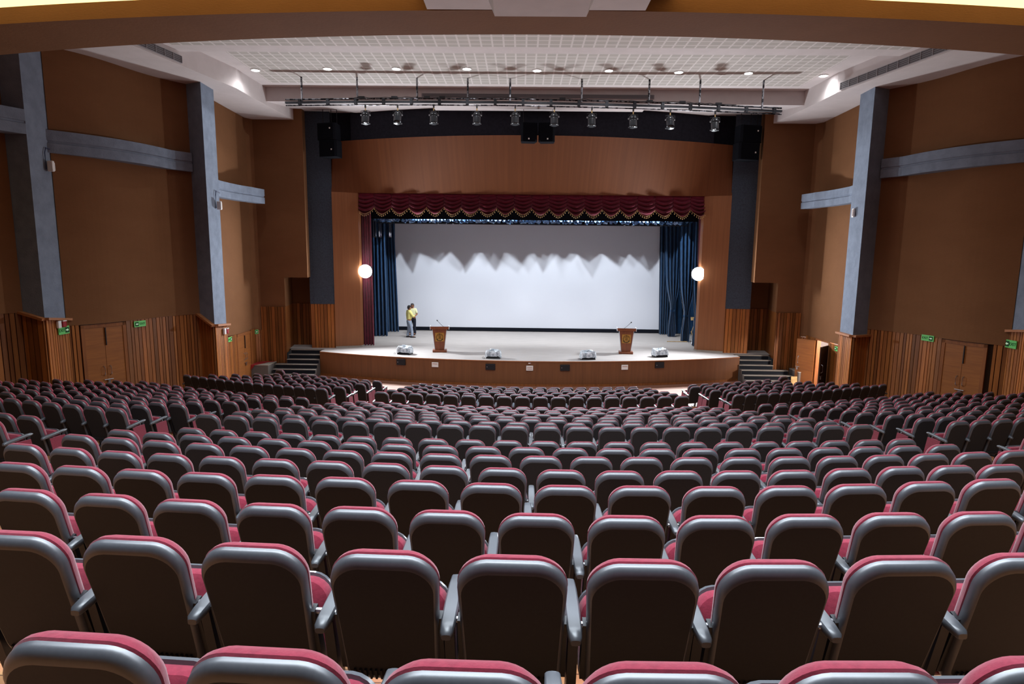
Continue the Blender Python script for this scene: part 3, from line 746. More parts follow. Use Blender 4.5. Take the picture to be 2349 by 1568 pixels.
# drop weights / bars seen near the left wing curtains
for i, (px, w) in enumerate(((860, 5), (872, 4), (895, 3))):
    a, b = atY(px, 506, 31.9), atY(px, 543, 31.9)
    t = thing('hanging_bracket', (b.x, 31.9, b.z), 0, 'thin silver hanging bracket before the left wing curtains, ' + ['leftmost', 'middle', 'rightmost'][i] + ' of three', 'bracket', 'silver brackets over the left wing')
    ww = w/1400*31.9/2; h = a.z-b.z
    mb = MB(); mb.tube([(-ww, 0, 0), (-ww, 0, h)], .012, 6); mb.tube([(ww, 0, 0), (ww, 0, h)], .012, 6); mb.build('rod', 'steel', t)
    for hh in (0, h): mb = MB(); mb.box((0, 0, hh), (2*ww+.05, .03, .05)); mb.build('clip', 'steel', t)

# swagged maroon valance with gold fringe
VL, VR = atY(817, 441, 28.85).x, atY(1626, 452, 28.85).x
NS = 20; sw = (VR-VL)/NS; ztop = 8.33
val = thing('valance', ((VL+VR)/2, 28.9, 7.3), 0, 'maroon swagged velvet valance with gold tasselled fringe across the stage opening', 'valance')
inv = Matrix.Translation(-Vector(val.location))
rnd = random.Random(4); fr = MB()
for i in range(NS):
    x0 = VL + sw*i; lo = 7.33 + rnd.uniform(-.02, .02); hi = 7.66 + rnd.uniform(-.03, .03); nf = 4.6 + rnd.uniform(-.5, .5); p0 = rnd.uniform(0, 6)
    mb = MB(); rs = []
    for k in range(29):
        v = k/28; row = []
        for j in range(21):
            u = j/20; c = (2*u-1); sag = (1-abs(c)**1.7)
            zb = hi + (lo-hi)*sag; z = lerp(ztop, zb, v)
            w = v*nf + .9*sag*v - .35*sag
            fold = math.sin(2*PI*w + p0)*(.06+.06*v)*(.35+.65*sag)*min(1, v*3)
            y = 28.88 - .05 - fold - .10*sag*v + .05*abs(c)**6
            row.append((x0 + sw*u, y, z))
        rs.append(row)
    mb.rings(rs, False, False, closed=False)
    o = mb.build('swag', 'redv', val, smooth=True); o.matrix_parent_inverse = inv
    fr.tube([(p[0], p[1]-.01, p[2]) for p in rs[-1]], .007, 5)
    for j in range(0, 21, 2):
        p = rs[-1][j]; fr.lathe([(.003, 0), (.005, -.03), (.006, -.05), (.021, -.08), (.015, -.11)], 6, Matrix.Translation((p[0], p[1]-.01, p[2])))
o = fr.build('tassel_fringe', 'gold', val); o.matrix_parent_inverse = inv; o['kind'] = 'stuff'
# black border cloth behind the valance
mb = MB(); a = atY(1220, 505, 29.6).z
mb.add([(-8.3, 29.6, a), (8.6, 29.6, a), (8.6, 29.6, 8.4), (-8.3, 29.6, 8.4)], [(0, 1, 2, 3)])
tag(mb.build('border_cloth', 'matte'), 'plain black border cloth hanging behind the maroon valance', 'cloth')
# batten with stage lights in crumpled bluish plastic
BY = 31.0; bz = atY(1220, 514, BY).z
t = thing('light_batten', (0.1, BY, bz), 0, 'overhead batten of lights wrapped in crumpled bluish plastic above the screen', 'lighting batten')
mb = MB(); mb.box((0, .1, .0), (15.6, .05, .045)); mb.build('rail', 'tray', t)
mb = MB(); rnd = random.Random(11); x = -7.6
while x < 7.5:
    w = rnd.uniform(.2, .42); h = rnd.uniform(.16, .3)
    for q in range(3):
        c = Vector((x+w/2+rnd.uniform(-.05, .05), rnd.uniform(-.06, .06), .03+h/2+rnd.uniform(-.03, .05)))
        T = Matrix.Rotation(rnd.uniform(-.6, .6), 4, 'X') @ Matrix.Rotation(rnd.uniform(-.5, .5), 4, 'Y')
        mb.box(c, (w*rnd.uniform(.5, .9), rnd.uniform(.05, .15), h*rnd.uniform(.5, 1)), rnd.uniform(-.5, .5), T=T)
    x += w*1.02
mb.build('plastic_wrap', 'bplastic', t)
# added ragged mask, shaped to throw the jagged shadow on the screen
mb = MB(); x = -9.5; pts = []
rnd = random.Random(5)
while x < 9.5:
    w = rnd.uniform(.09, .24); d = rnd.uniform(.06, .17)
    pts += [(x, 7.26-rnd.uniform(0, .03)), (x+w*rnd.uniform(.2, .4), 7.26-d*.6), (x+w*rnd.uniform(.45, .7), 7.26-d), (x+w*.96, 7.26-d*rnd.uniform(0, .35))]; x += w
vs = []
for x, z in pts: vs += [(x-.1, 30.4-BY, z-bz), (x-.1, 30.4-BY, 8.3-bz)]
mb.add(vs, [(2*k, 2*k+2, 2*k+3, 2*k+1) for k in range(len(pts)-1)])
mb.build('shadow_mask', 'bplastic', t)

# flood lamps on stands inside the proscenium
for s, (px, py), sd in ((-1, (838, 622), 'left'), (1, (1602, 628), 'right')):
    P = atY(px, py, 28.72)
    t = thing('flood_lamp', (P.x, P.y, ST), 0, 'glaring white flood lamp mounted at the %s edge of the stage opening' % sd, 'lamp')
    h = P.z-ST
    mb = MB(); mb.box((0, .12, h), (.56, .16, .46)); mb.build('housing', 'can', t, bevel=.03)
    mb = MB(); mb.lathe([(0, 0), (.30, 0), (.31, .03), (0, .05)], 24, Matrix.Translation((0, .02, h)) @ Matrix.Rotation(PI/2, 4, 'X')); mb.build('lens', 'lamp', t)
    mb = MB(); mb.box((s*.22, .1, h-.02), (.34, .06, .06)); mb.tube([(s*.36, .1, h-.2), (s*.36, .1, h+.2)], .03, 8); mb.build('wall_bracket', 'leg', t)

# lecterns -------------------------------------------------------------
def lectern(P, rz, label, mic):
    t = thing('lectern', P, rz, label, 'lectern', 'lecterns on the stage')
    mb = MB(); mb.box((0, 0, .05), (.64, .46, .1)); mb.build('base', 'lectern', t, bevel=.008)
    mb = MB(); r0 = [(-.20, -.12), (.20, -.12), (.20, .13), (-.20, .13)]; r1 = [(-.31, -.17), (.31, -.17), (.31, .19), (-.31, .19)]
    mb.rings([[(x, y, .1) for x, y in r0], [(x, y, 1.06) for x, y in r1]]); mb.build('front_panel', 'lectern', t)
    for s in (-1, 1):
        mb = MB(); mb.rings([[(s*.21, -.10, .1), (s*.23, -.10, .1), (s*.23, .16, .1), (s*.21, .16, .1)], [(s*.32, -.14, 1.06), (s*.34, -.14, 1.06), (s*.34, .22, 1.06), (s*.32, .22, 1.06)]]); mb.build('side_panel', 'acrylic', t)
    mb = MB(); mb.rings([[(-.41, -.24, 1.06), (.41, -.24, 1.06), (.41, .27, 1.02), (-.41, .27, 1.02)], [(-.41, -.24, 1.19), (.41, -.24, 1.19), (.41, .27, 1.10), (-.41, .27, 1.10)]]); tp = mb.build('top', 'lectern', t, bevel=.006)
    for s in (-1, 1):
        mb = MB(); mb.box((s*.425, .02, 1.12), (.03, .46, .15)); mb.build('end_cap', 'acrylic', tp)
    tilt = Matrix.Rotation(math.atan2(-.05, .96), 4, 'X')
    fy_ = lambda z: -.12-.05*(z-.1)/.96
    mb = MB(); zc = .70; mb.box((0, fy_(zc)-.008, zc), (.40, .012, .40), T=Matrix.Rotation(R_(3), 4, 'X')); pl = mb.build('brass_plaque', 'brass', t)
    T = Matrix.Translation((0, fy_(zc)-.018, zc)) @ Matrix.Rotation(R_(93), 4, 'X')
    mb = MB()
    def arc(r, a0, a1, sx=1., cy=0., rad=.008, n=20): mb.tube([T @ Vector((sx*r*math.cos(lerp(a0, a1, k/n)), cy+r*math.sin(lerp(a0, a1, k/n)), 0)) for k in range(n+1)], rad, 6)
    arc(.125, 0, 2*PI, .95, -.01, .006)                       # round field
    arc(.15, R_(100), R_(235), 1., 0, .010); arc(.15, R_(-55), R_(80), 1., 0, .010)   # wreath arms
    for k in range(-2, 3): mb.tube([T @ Vector((.022*k, -.06, 0)), T @ Vector((.022*k, .03+.02*(2-abs(k)), 0))], .006, 5)   # pillars of the shield
    mb.tube([T @ Vector((-.07, .04, 0)), T @ Vector((0, .085, 0)), T @ Vector((.07, .04, 0))], .007, 5)
    mb.tube([T @ Vector((-.075, -.065, 0)), T @ Vector((.075, -.065, 0))], .008, 5)
    mb.lathe([(0, .18), (.012, .165), (.022, .15), (.03, .13), (0, .125)], 10, T @ Matrix.Rotation(-PI/2, 4, 'X'))
    mb.build('crest', 'brassdk', pl)
    mb = MB(); arc(.155, R_(205), R_(335), 1., -.02, .016); mb.build('ribbon', 'ink', pl)
    mb = MB(); pts = [Vector((mic[0], .1, 1.12)), Vector((lerp(mic[0], mic[1], .5), .05, 1.26)), Vector((mic[1], -.02, 1.43))]
    mb.tube(pts, .008, 6); g = mb.build('gooseneck', 'leg', t)
    d = (pts[2]-pts[1]).normalized(); mb = MB(); mb.tube([pts[2]-.01*d, pts[2]+.02*d, pts[2]+.05*d], [.02, .026, .016], 10); mb.build('microphone', 'black', g)
    return t
P = atZ(1007.5, 808, ST); lectern((P.x, P.y+.22, ST), R_(6), 'wooden lectern with brass crest plaque on the left half of the stage', (.20, -.10))
P = atZ(1437, 812, ST); lectern((P.x, P.y+.22, ST), R_(-6), 'wooden lectern with brass crest plaque on the right half of the stage', (-.13, .19))

# stage monitors under plastic sheets
def wrapped(P, rz, seed, label):
    rnd = random.Random(seed)
    t = thing('stage_monitor', P, rz, label, 'speaker', 'plastic wrapped stage monitors')
    mb = MB(); mb.rings([[(-.30, -.18, 0), (.30, -.18, 0), (.30, .22, 0), (-.30, .22, 0)], [(-.28, -.10, .20), (.28, -.10, .20), (.28, .2, .28), (-.28, .2, .28)]]); mb.build('speaker_body', 'black', t)
    mb = MB(); rs = []; n = 36
    for k, (r, z) in enumerate(((1.05, .06), (1.06, .12), (1.03, .20), (1.0, .27), (.93, .325), (.75, .35), (.45, .355), (.15, .36))):
        row = []
        for j in range(n):
            a = 2*PI*j/n; c, s = math.cos(a), math.sin(a)
            x = .335*abs(c)**.45*math.copysign(1, c); y = .22*abs(s)**.45*math.copysign(1, s)
            e = rnd.uniform(-.028, .028)
            row.append((x*r*(1+e), y*r*(1+e)+.02, z + rnd.uniform(-.02, .02) + (.03*math.sin(3*a+seed) if k > 3 else .0) + (.04 if (k == 0 and s < -.5 and abs(c) < .6) else 0)))
        rs.append(row)
    mb.rings(rs, False, True); mb.build('plastic_cover', 'plastic', t)
    mb = MB(); mb.tube([(-.36, -.12, .02), (-.42, -.16, .07), (-.47, -.15, .05), (-.44, -.2, .012), (-.33, -.2, .012)], .008, 6); mb.build('cable', 'leg', t)
for i, (px, py) in enumerate(((926, 814), (1131, 823.5), (1350, 826), (1517, 820))):
    P = atZ(px, py, ST); a = math.atan2(P.x, SKC-P.y)
    wrapped((P.x, P.y+.28, ST), a, 21+i, 'stage monitor under crumpled clear plastic on the stage edge, ' + ['leftmost of four', 'second from the left', 'third from the left', 'rightmost of four'][i])

# things in the right wing
P = atZ(1563, 784, ST); Q = atZ(1530, 783.5, ST)
mb = MB(); mb.tube([(Q.x, Q.y, ST+.02), (P.x+.3, P.y+.02, ST+.02)], .02, 8); tag(mb.build('wooden_pole', 'gate'), 'thin wooden pole lying on the stage floor by the right curtains', 'pole')
a, b = atY(1585, 720, 31.2), atY(1590, 775, 31.2)
t = thing('music_stand', (b.x, 31.2, ST), 0, 'beige folding stand half hidden between the right wing curtains', 'stand')
mb = MB(); mb.tube([(0, 0, .02), (0, 0, 1.25)], .02, 8)
for k in range(3): mb.tube([(0, 0, .5), (.3*math.cos(2.1*k), .3*math.sin(2.1*k), .01)], .014, 6)
mb.build('post', 'steel', t)
mb = MB(); mb.box((0, -.03, 1.3), (.34, .05, .16), T=Matrix.Rotation(R_(-20), 4, 'X')); mb.build('shelf', 'gate', t)
mb = MB(); mb.tube([(-.12, -.06, .6), (.0, -.06, 1.0), (.1, -.06, 1.55)], .018, 6); mb.tube([(-.14, -.06, .65), (.06, -.06, .25)], .03, 6); mb.build('fabric_strip', 'gate', t)

# ------------------------------------------------------------------ lighting bar with spotlights
TY = 23.3
def tb(px, py): return atY(px, py, TY)
bar = thing('lighting_bar', (0, TY, 11.2), 0, 'long black double pipe lighting bar hung from the ceiling before the stage', 'lighting bar')
binv = Matrix.Translation(-Vector(bar.location))
def bchild(mb, name, m, **k):
    o = mb.build(name, m, bar, **k); o.matrix_parent_inverse = binv; return o
topline = [(655, 228.5), (800, 226.5), (970, 226), (1170, 227), (1350, 231), (1560, 237), (1793, 248)]
botline = [(656, 242), (800, 240.5), (970, 240.5), (1170, 242), (1350, 246), (1560, 252), (1793, 262)]
def interp(line, px):
    for a, b in zip(line, line[1:]):
        if px <= b[0]: return lerp(a[1], b[1], (px-a[0])/(b[0]-a[0]))
    return line[-1][1]
mb = MB(); mb.tube([tb(*p) for p in topline], .03, 10); bchild(mb, 'pipe', 'chrome', smooth=True)
mb = MB(); mb.tube([tb(*p) for p in botline], .024, 10); bchild(mb, 'pipe', 'chrome', smooth=True)
mb = MB(); mid = [tb(p[0], (p[1]+q[1])/2+.3) for p, q in zip(topline, botline)]
for a, b in zip(mid, mid[1:]):
    d = b-a; mb.box((a+b)/2, (d.length, .12, .065), math.atan2(d.y, d.x), T=Matrix.Rotation(-math.asin(d.z/d.length), 4, 'Y'))
bchild(mb, 'cable_tray', 'tray')
px = 688
while px < 1790:
    a, b = tb(px, interp(topline, px)), tb(px, interp(botline, px)-1)
    mb = MB(); mb.box((a+b)/2, (.10, .14, (a-b).length)); bchild(mb, 'bracket', 'tray'); px += 64
for px in (693, 820, 957, 1073, 1170, 1334, 1488, 1604, 1748):
    a = tb(px, interp(topline, px)+4); mb = MB(); mb.tube([a, (a.x, a.y, T2)], .035, 8); bchild(mb, 'hanger', 'chrome')
for px in (830, 905, 980, 1015, 1290, 1490, 1565, 1648):
    a = tb(px, interp(topline, px)-1); mb = MB(); mb.box(a+Vector((0, .0, .02)), (.22, .1, .09)); bchild(mb, 'connector_box', 'can')
mb = MB(); rnd = random.Random(2)
pts = [tb(p, interp(topline, p)-2+rnd.uniform(-1.5, 1.5)) - Vector((0, .05, 0)) for p in range(800, 1700, 12)]
mb.tube(pts, .012, 5); bchild(mb, 'cable', 'leg')
ords = ['first', 'second', 'third', 'fourth', 'fifth', 'sixth', 'seventh', 'eighth', 'ninth', 'tenth', 'eleventh', 'twelfth', 'thirteenth', 'fourteenth', 'fifteenth', 'sixteenth', 'seventeenth', 'eighteenth', 'nineteenth', 'twentieth', 'twenty-first', 'twenty-second', 'twenty-third', 'twenty-fourth', 'twenty-fifth', 'twenty-sixth', 'twenty-seventh', 'twenty-eighth']
for i, px in enumerate((838, 912, 995, 1094, 1182, 1272, 1358, 1453, 1538, 1641)):
    P = tb(px, interp(botline, px))
    t = thing('stage_spotlight', P, 0, 'black can spotlight hanging from the lighting bar, %s from the left' % ords[i], 'spotlight', 'spotlights on the lighting bar')
    small = i in (1, 8)
    mb = MB(); mb.box((0, 0, -.04), (.05, .07, .12)); mb.build('clamp', 'leg', t)
    mb = MB(); mb.tube([(0, 0, -.09), (0, 0, -.2)], .02, 8); mb.build('spigot', 'gate', t)
    mb = MB(); mb.tube([(-.17, 0, -.36), (-.17, 0, -.22), (0, 0, -.19), (.17, 0, -.22), (.17, 0, -.36)], .012, 6); yk = mb.build('yoke', 'can', t)
    tilt = R_(-14 if not small else -24)
    T = Matrix.Translation((0, 0, -.36)) @ Matrix.Rotation(tilt, 4, 'X')
    mb = MB(); mb.lathe([(.0, .15), (.07, .14), (.12, .09), (.145, .02), (.145, -.04), (.12, -.06), (.135, -.08), (.135, -.30), (.15, -.31), (.0, -.28)], 20, T)
    mb.build('can', 'can', t, smooth=True)
    mb = MB()
    for s in (-1, 1): mb.box((s*.16, 0, -.36), (.05, .04, .04)); mb.box((s*.13, -.0, -.66), (.06, .03, .03))
    mb.build('knob', 'steel', t)

# ------------------------------------------------------------------ loudspeakers
def cabinet(t, c, d, rz, m='speaker', badge=None):
    mb = MB(); w, dp, h = d; p = [(-w/2, -dp/2+.08), (-w/2+.1, -dp/2), (w/2-.1, -dp/2), (w/2, -dp/2+.08), (w/2-.06, dp/2), (-w/2+.06, dp/2)]
    mb.prism(p, -h/2, h/2); o = mb.build('cabinet', m, t, bevel=.015); o.location = c; o.rotation_euler = (0, 0, rz)
    mb = MB(); mb.box((0, -dp/2-.012, 0), (w-.16, .02, h-.1)); mb.build('grille', 'matte', o)
    if badge: mb = MB(); mb.box((badge[0], -dp/2-.03, badge[1]), (.055, .014, .06)); mb.build('badge', 'pvc', o)
    return o
for s, (pa, pb), sd in ((-1, ((730, 285), (781, 362)), 'left'), (1, ((1688, 290), (1741, 369)), 'right')):
    a, b = atY(pa[0], pa[1], 27.5), atY(pb[0], pb[1], 27.5)
    cx, w, zt, zb = (a.x+b.x)/2, abs(b.x-a.x)*.96, max(a.z, b.z)+0.02, min(a.z, b.z)
    t = thing('hanging_loudspeaker', (cx, 27.5, zb), 0, 'tall black two box loudspeaker hanging on the %s of the stage header' % sd, 'loudspeaker', 'hanging side loudspeakers')
    h = (zt-zb)/2
    cabinet(t, (0, 0, h*1.5), (w, .6, h-.01), R_(14*-s)*-1, badge=(.25*w, .12)); cabinet(t, (-s*.05, 0, h*.5), (w*.98, .6, h-.01), R_(14*s), badge=(.25*w, -.05))
    mb = MB()
    for dx in (-.3, .1, .38): mb.tube([(dx*w, .05, 2*h), (dx*w, .05, 2*h+.75)], .014, 6)
    mb.build('hanging_rod', 'tray', t)
a, b = atY(1193, 283, 26.2), atY(1274, 328, 26.2); cx = (a.x+b.x)/2; zt, zb = a.z, b.z; w = (b.x-a.x)
for k in (-1, 1):
    t = thing('centre_loudspeaker', (cx+k*(w/4+.01), 26.15, zb), 0, 'black loudspeaker in the centre pair above the stage, %s box' % ('left' if k < 0 else 'right'), 'loudspeaker', 'centre loudspeaker pair')
    cabinet(t, (0, 0, (zt-zb)/2), (w/2-.06, .5, zt-zb), R_(-6*k), badge=(-.02 if k < 0 else .05, -(zt-zb)/2+.11))
    mb = MB(); mb.tube([(k*.22, 0, zt-zb), (k*.22, 0, zt-zb+.75)], .010, 6); mb.build('hanging_rod', 'tray', t)

# ------------------------------------------------------------------ ceiling downlights
for i, (px, py) in enumerate(((586, 160), (751, 157), (909, 157), (1071, 157), (1232, 161), (1397, 161), (1557, 165), (1717, 167), (1889, 173))):
    P = atZ(px, py, T2)
    t = thing('ceiling_downlight', (P.x, P.y, T2), 0, 'bright round ceiling downlight, %s from the left' % ords[i], 'downlight', 'row of ceiling downlights')
    mb = MB(); mb.lathe([(.16, 0), (.17, -.02), (.14, -.03), (.125, -.015)], 20); mb.build('rim', 'pvc', t)
    mb = MB(); mb.lathe([(0, -.026), (.12, -.026), (.125, -.015), (0, -.012)], 20); mb.build('lamp_disc', 'spot', t)
    l = bpy.data.lights.new('downlight', 'SPOT'); l.energy = 130; l.spot_size = R_(150); l.spot_blend = .8; l.shadow_soft_size = .08; l.color = (.95, .97, 1.0)
    lo = bpy.data.objects.new('downlight', l); col.objects.link(lo); lo.location = (P.x, P.y, T2-.06)

# ------------------------------------------------------------------ signs and wall devices
def exit_sign(P, rz, flip, w, h, label, cropped=False):
    t = thing('exit_sign', P, rz, label, 'sign', 'green exit signs')
    mb = MB(); mb.box((0, 0, 0), (w, .02, h)); mb.build('plate', 'sign', t)
    s = 1 if flip else -1            # side of the arrow square
    mb = MB(); T = Matrix.Translation((-s*w*.20, -.012, 0)) @ Matrix.Rotation(PI/2, 4, 'X')
    text_mesh(mb, 'EXIT', h*.55, T, 0)
    mb.build('lettering', 'signdk', t)
    mb = MB(); c = s*w*.28; k = h*.34
    mb.box((c, -.012, 0), (2*k, .006, 2*k)); mb.build('arrow_field', 'signdk', t)
    mb = MB(); e = k*.75
    A = lambda x, z: (c + s*x, -.017, z)
    mb.add([A(-e, .3*e), A(0, .3*e), A(0, .75*e), A(e, 0), A(0, -.75*e), A(0, -.3*e), A(-e, -.3*e)], [(0, 1, 2, 3, 4, 5, 6)]); mb.build('arrow', 'signwt', t)
    return t
def line_rz(p, q): return math.atan2(q[1]-p[1], q[0]-p[0])
def on_line(px, py, p, q, off, side):
    P = atL(px, py, p, q); L = math.hypot(q[0]-p[0], q[1]-p[1]); nx, ny_ = (q[1]-p[1])/L*side, -(q[0]-p[0])/L*side
    return P + Vector((nx*off, ny_*off, 0)), (line_rz(p, q) if side > 0 else line_rz(q, p))
def seg(W, px):              # the wall segment a pixel column falls on
    best = None
    for a, b in zip(W, W[1:]):
        P = atL(px, 700, a, b)
        if min(a[1], b[1])-.01 <= P.y <= max(a[1], b[1])+.01: return a, b
    return W[0], W[-1]
a, b = L1L; P, rz = on_line(141, 757, a, b, .07, 1); exit_sign(P, rz, True, .44, .23, 'green exit sign on pale boards under the left edge pillar')
a, b = seg(W2L, 317); P, rz = on_line(317, 742, a, b, .07, 1); exit_sign(P, rz, False, .44, .19, 'green exit sign right of the closed left side door')
a, b = SFL[1], SFL[2]; P, rz = on_line(581, 761, SFL[2], SFL[3], .07, 1)
P = Vector((-12.22, 27.16, P.z)) if not (26.5 < P.y < 27.6) else P; exit_sign(P, rz, True, .40, .18, 'small green exit sign by the wall corner near the left stage steps')
P, rz = on_line(523.5, 778, SFL[0], SFL[1], .07, 1); exit_sign(P, rz, True, .36, .18, 'small green exit sign just beyond the second left pillar')
a, b = seg(W2R, 2132); P, rz = on_line(2132, 775, a, b, .07, -1); exit_sign(P, rz, True, .44, .19, 'green exit sign left of the closed right side door')
a, b = L1R; P, rz = on_line(2324, 789, a, b, .07, -1); exit_sign(P, rz, False, .44, .23, 'green exit sign on pale boards at the right edge pillar')
P, rz = on_line(1924, 800, SFR[0], SFR[1], .07, -1); exit_sign(P, rz, False, .36, .18, 'small green exit sign beside the open right door')

def call_point(P, rz, label):
    t = thing('fire_alarm', P, rz, label, 'alarm', 'wall fire alarms')
    mb = MB(); mb.box((-.09, -.02, 0), (.13, .08, .22)); mb.build('sounder', 'pvc', t, bevel=.02)
    mb = MB(); mb.box((.09, -.03, .0), (.15, .09, .20)); mb.build('red_case', 'redp', t, bevel=.02)
    mb = MB(); mb.box((.09, -.03, .09), (.15, .1, .03)); mb.build('cover', 'pvc', t)
a, b = L1L; P, rz = on_line(133, 743, a, b, .07, 1); call_point(P, rz, 'white and red fire alarm under the left edge pillar cap')
a, b = L2L; P, rz = on_line(512, 759, a, b, .07, 1); call_point(P, rz, 'white and red fire alarm under the second left pillar cap')
def wall_box(P, rz, label, bulge, cable):
    t = thing('wall_speaker', P, rz, label, 'speaker', 'white boxes on the grey pillars')
    mb = MB(); mb.box((-.02, -.10, 0), (.10, .16, .30)); mb.box((.035, -.11, -.01), (.05, .13, .24)); mb.build('case', 'pvc', t, bevel=.025)
    mb = MB()
    for k in range(3): mb.box((.075, -.1, .05-.07*k), (.03, .08, .03))
    mb.build('bracket', 'leg', t)
    if cable: mb = MB(); mb.tube([(-.10, -.02, -.1), (-.10, -.02, .35), (-.05, -.02, .50), (.28, -.02, .46)], .014, 6); mb.build('cable', 'cable', t)
a, b = L1L; P, rz = on_line(108, 381, a, b, .02, 1); wall_box(P, rz, 'white wall box with looped cable on the leftmost grey pillar', True, True)
a, b = L2L; P, rz = on_line(496, 471, a, b, .02, 1); wall_box(P, rz, 'white wall box with cable on the second left grey pillar', False, True)
a, b = L2R; P, rz = on_line(1961, 488, a, b, .02, -1)
t = thing('wall_panel_box', P, rz, 'slim white plate on the right grey pillar', 'speaker'); mb = MB(); mb.box((0, -.03, 0), (.14, .06, .3)); mb.build('case', 'pvc', t, bevel=.01); mb = MB(); mb.box((0, -.065, 0), (.09, .02, .22)); mb.build('front_grille', 'white', t)

# ------------------------------------------------------------------ people
def skin_mesh(name, verts, edges, mname, parent, root=0, sub=2):
    me = bpy.data.meshes.new(name); me.from_pydata([v[0] for v in verts], edges, [])
    o = bpy.data.objects.new(name, me); col.objects.link(o)
    md = o.modifiers.new('skin', 'SKIN'); md.use_smooth_shade = True
    sv = me.skin_vertices[0].data
    for i, v in enumerate(verts):
        r = v[1]; sv[i].radius = r if isinstance(r, tuple) else (r, r)
    sv[root].use_root = True
    sb = o.modifiers.new('sub', 'SUBSURF'); sb.levels = sub; sb.render_levels = sub
    me.materials.append(M[mname]); o.parent = parent
    return o

def person(loc, rz, label, shirt, trous, hair, arms, stance, glasses, sleeves, height=1.72):
    k = height/1.72
    t = thing('person', loc, rz, label, 'person'); t.scale = (k, k, k)
    V = []; E = []
    def v(p, r, link=None):
        V.append((Vector(p), r)); i = len(V)-1
        if link is not None: E.append((link, i))
        return i
    pel = v((0, 0, .93), .12); sp = v((0, 0, 1.10), (.13, .10), pel); ch = v((0, .0, 1.30), (.15, .11), sp); nk = v((0, .0, 1.46), .06, ch)
    hb = v((0, .02, 1.54), .07, nk); hc = v((0, .035, 1.61), (.078, .09), hb); ht = v((0, .02, 1.68), (.065, .075), hc)
    v((0, .135, 1.60), .014, hc)                                  # nose
    for s in (-1, 1): v((s*.085, .01, 1.61), .018, hc)            # ears
    joints = {}
    for s in (-1, 1):
        sh = v((s*.18, 0, 1.40), .06, ch); el, wr = arms[s]
        e = v(el, .043, sh); w = v(wr, .03, e); d = (Vector(wr)-Vector(el)).normalized()
        pm = v(Vector(wr)+d*.06, (.036, .022), w); pa = V[pm][0]
        sidev = d.cross(Vector((0, 0, 1)));
        if sidev.length < .1: sidev = Vector((1, 0, 0))
        sidev.normalize(); upv = sidev.cross(d)
        for f, ln in ((-1.5, .062), (-.5, .075), (.5, .07), (1.5, .055)):
            kn = v(pa + d*.03 + upv*.017*f, .0095, pm); m_ = v(pa + d*(.03+ln*.55) + upv*.018*f - sidev*.008*s, .009, kn); v(pa + d*(.03+ln) + upv*.018*f - sidev*.025*s, .0075, m_)
        th = v(pa + upv*.04 + d*.0, .011, pm); v(pa + upv*.055 + d*.035, .009, th)
        joints[s] = (V[sh][0], Vector(el), Vector(wr))
        hp = v((s*.10, 0, .88), .095, pel); kx, ft = stance[s]
        kn = v(kx, .06, hp); an = v((ft[0], ft[1], .09), .04, kn); v((ft[0]+ft[2]*.13, ft[1]+ft[3]*.13, .04), (.04, .03), an)
    body = skin_mesh('body', V, E, 'skin', t)
    # shirt
    V2 = [((0, 0, .90), (.175, .145)), ((0, 0, 1.08), (.175, .145)), ((0, 0, 1.28), (.19, .145)), ((0, 0, 1.44), .085)]; E2 = [(0, 1), (1, 2), (2, 3)]
    for s in (-1, 1):
        sh, el, wr = joints[s]; n = len(V2)
        V2.append((sh, .085)); V2.append((sh.lerp(el, .85 if not sleeves[s] else 1.0), .066)); E2 += [(2, n), (n, n+1)]
        if sleeves[s]: V2.append((el.lerp(wr, .85), .05)); E2.append((n+1, n+2))
    skin_mesh('shirt', [(Vector(p), r) for p, r in V2], E2, shirt, t, root=0)
    V3 = [((0, 0, 1.0), (.16, .125)), ((0, 0, .90), (.165, .13))]; E3 = [(0, 1)]
    for s in (-1, 1):
        kx, ft = stance[s]; n = len(V3)
        V3 += [((s*.095, 0, .80), .11), (kx, .085), ((ft[0], ft[1], .13), .075), ((ft[0], ft[1], .05), .078)]; E3 += [(1, n), (n, n+1), (n+1, n+2), (n+2, n+3)]
    skin_mesh('trousers', [(Vector(p), r) for p, r in V3], E3, trous, t, root=1)
    for s in (-1, 1):
        kx, ft = stance[s]; mb = MB(); a = math.atan2(ft[3], ft[2])
        T = Matrix.Translation((ft[0], ft[1], 0)) @ Matrix.Rotation(a, 4, 'Z')
        rs = []
        for x, w, h in ((-.09, .03, .05), (-.07, .045, .08), (.02, .048, .085), (.12, .05, .06), (.19, .035, .04), (.205, .01, .02)):
            rs.append([T @ Vector((x, w*math.cos(q), max(.003, .5*h+.5*h*math.sin(q)*1.0))) for q in [2*PI*j/12 for j in range(12)]])
        mb.rings(rs); mb.build('shoe', 'shoe', t, smooth=True)
    mb = MB(); rs = []
    for i in range(7):
        ph = PI/2*i/6*1.18; r = math.cos(PI/2-ph)
        rs.append([(.098*r*math.cos(q), .015+.11*r*math.sin(q) - (.035 if math.sin(q) > .3 and i > 4 else 0), 1.625 + .108*math.cos(ph) - (.055 if (math.sin(q) < -.2 and i > 4) else 0)) for q in [2*PI*j/18 for j in range(18)]])
    mb.rings(rs[1:], True, False); mb.build('hair', hair, t, smooth=True)
    mb = MB()
    for s in (-1, 1): mb.lathe([(0, -.012), (.011, 0), (0, .012)], 8, Matrix.Translation((s*.032, .112, 1.625)))
    mb.build('eye', 'black', t)
    mb = MB(); mb.tube([(-.028, .108, 1.555), (0, .122, 1.552), (.028, .108, 1.555)], .006, 6); mb.build('mouth', 'redp', t)
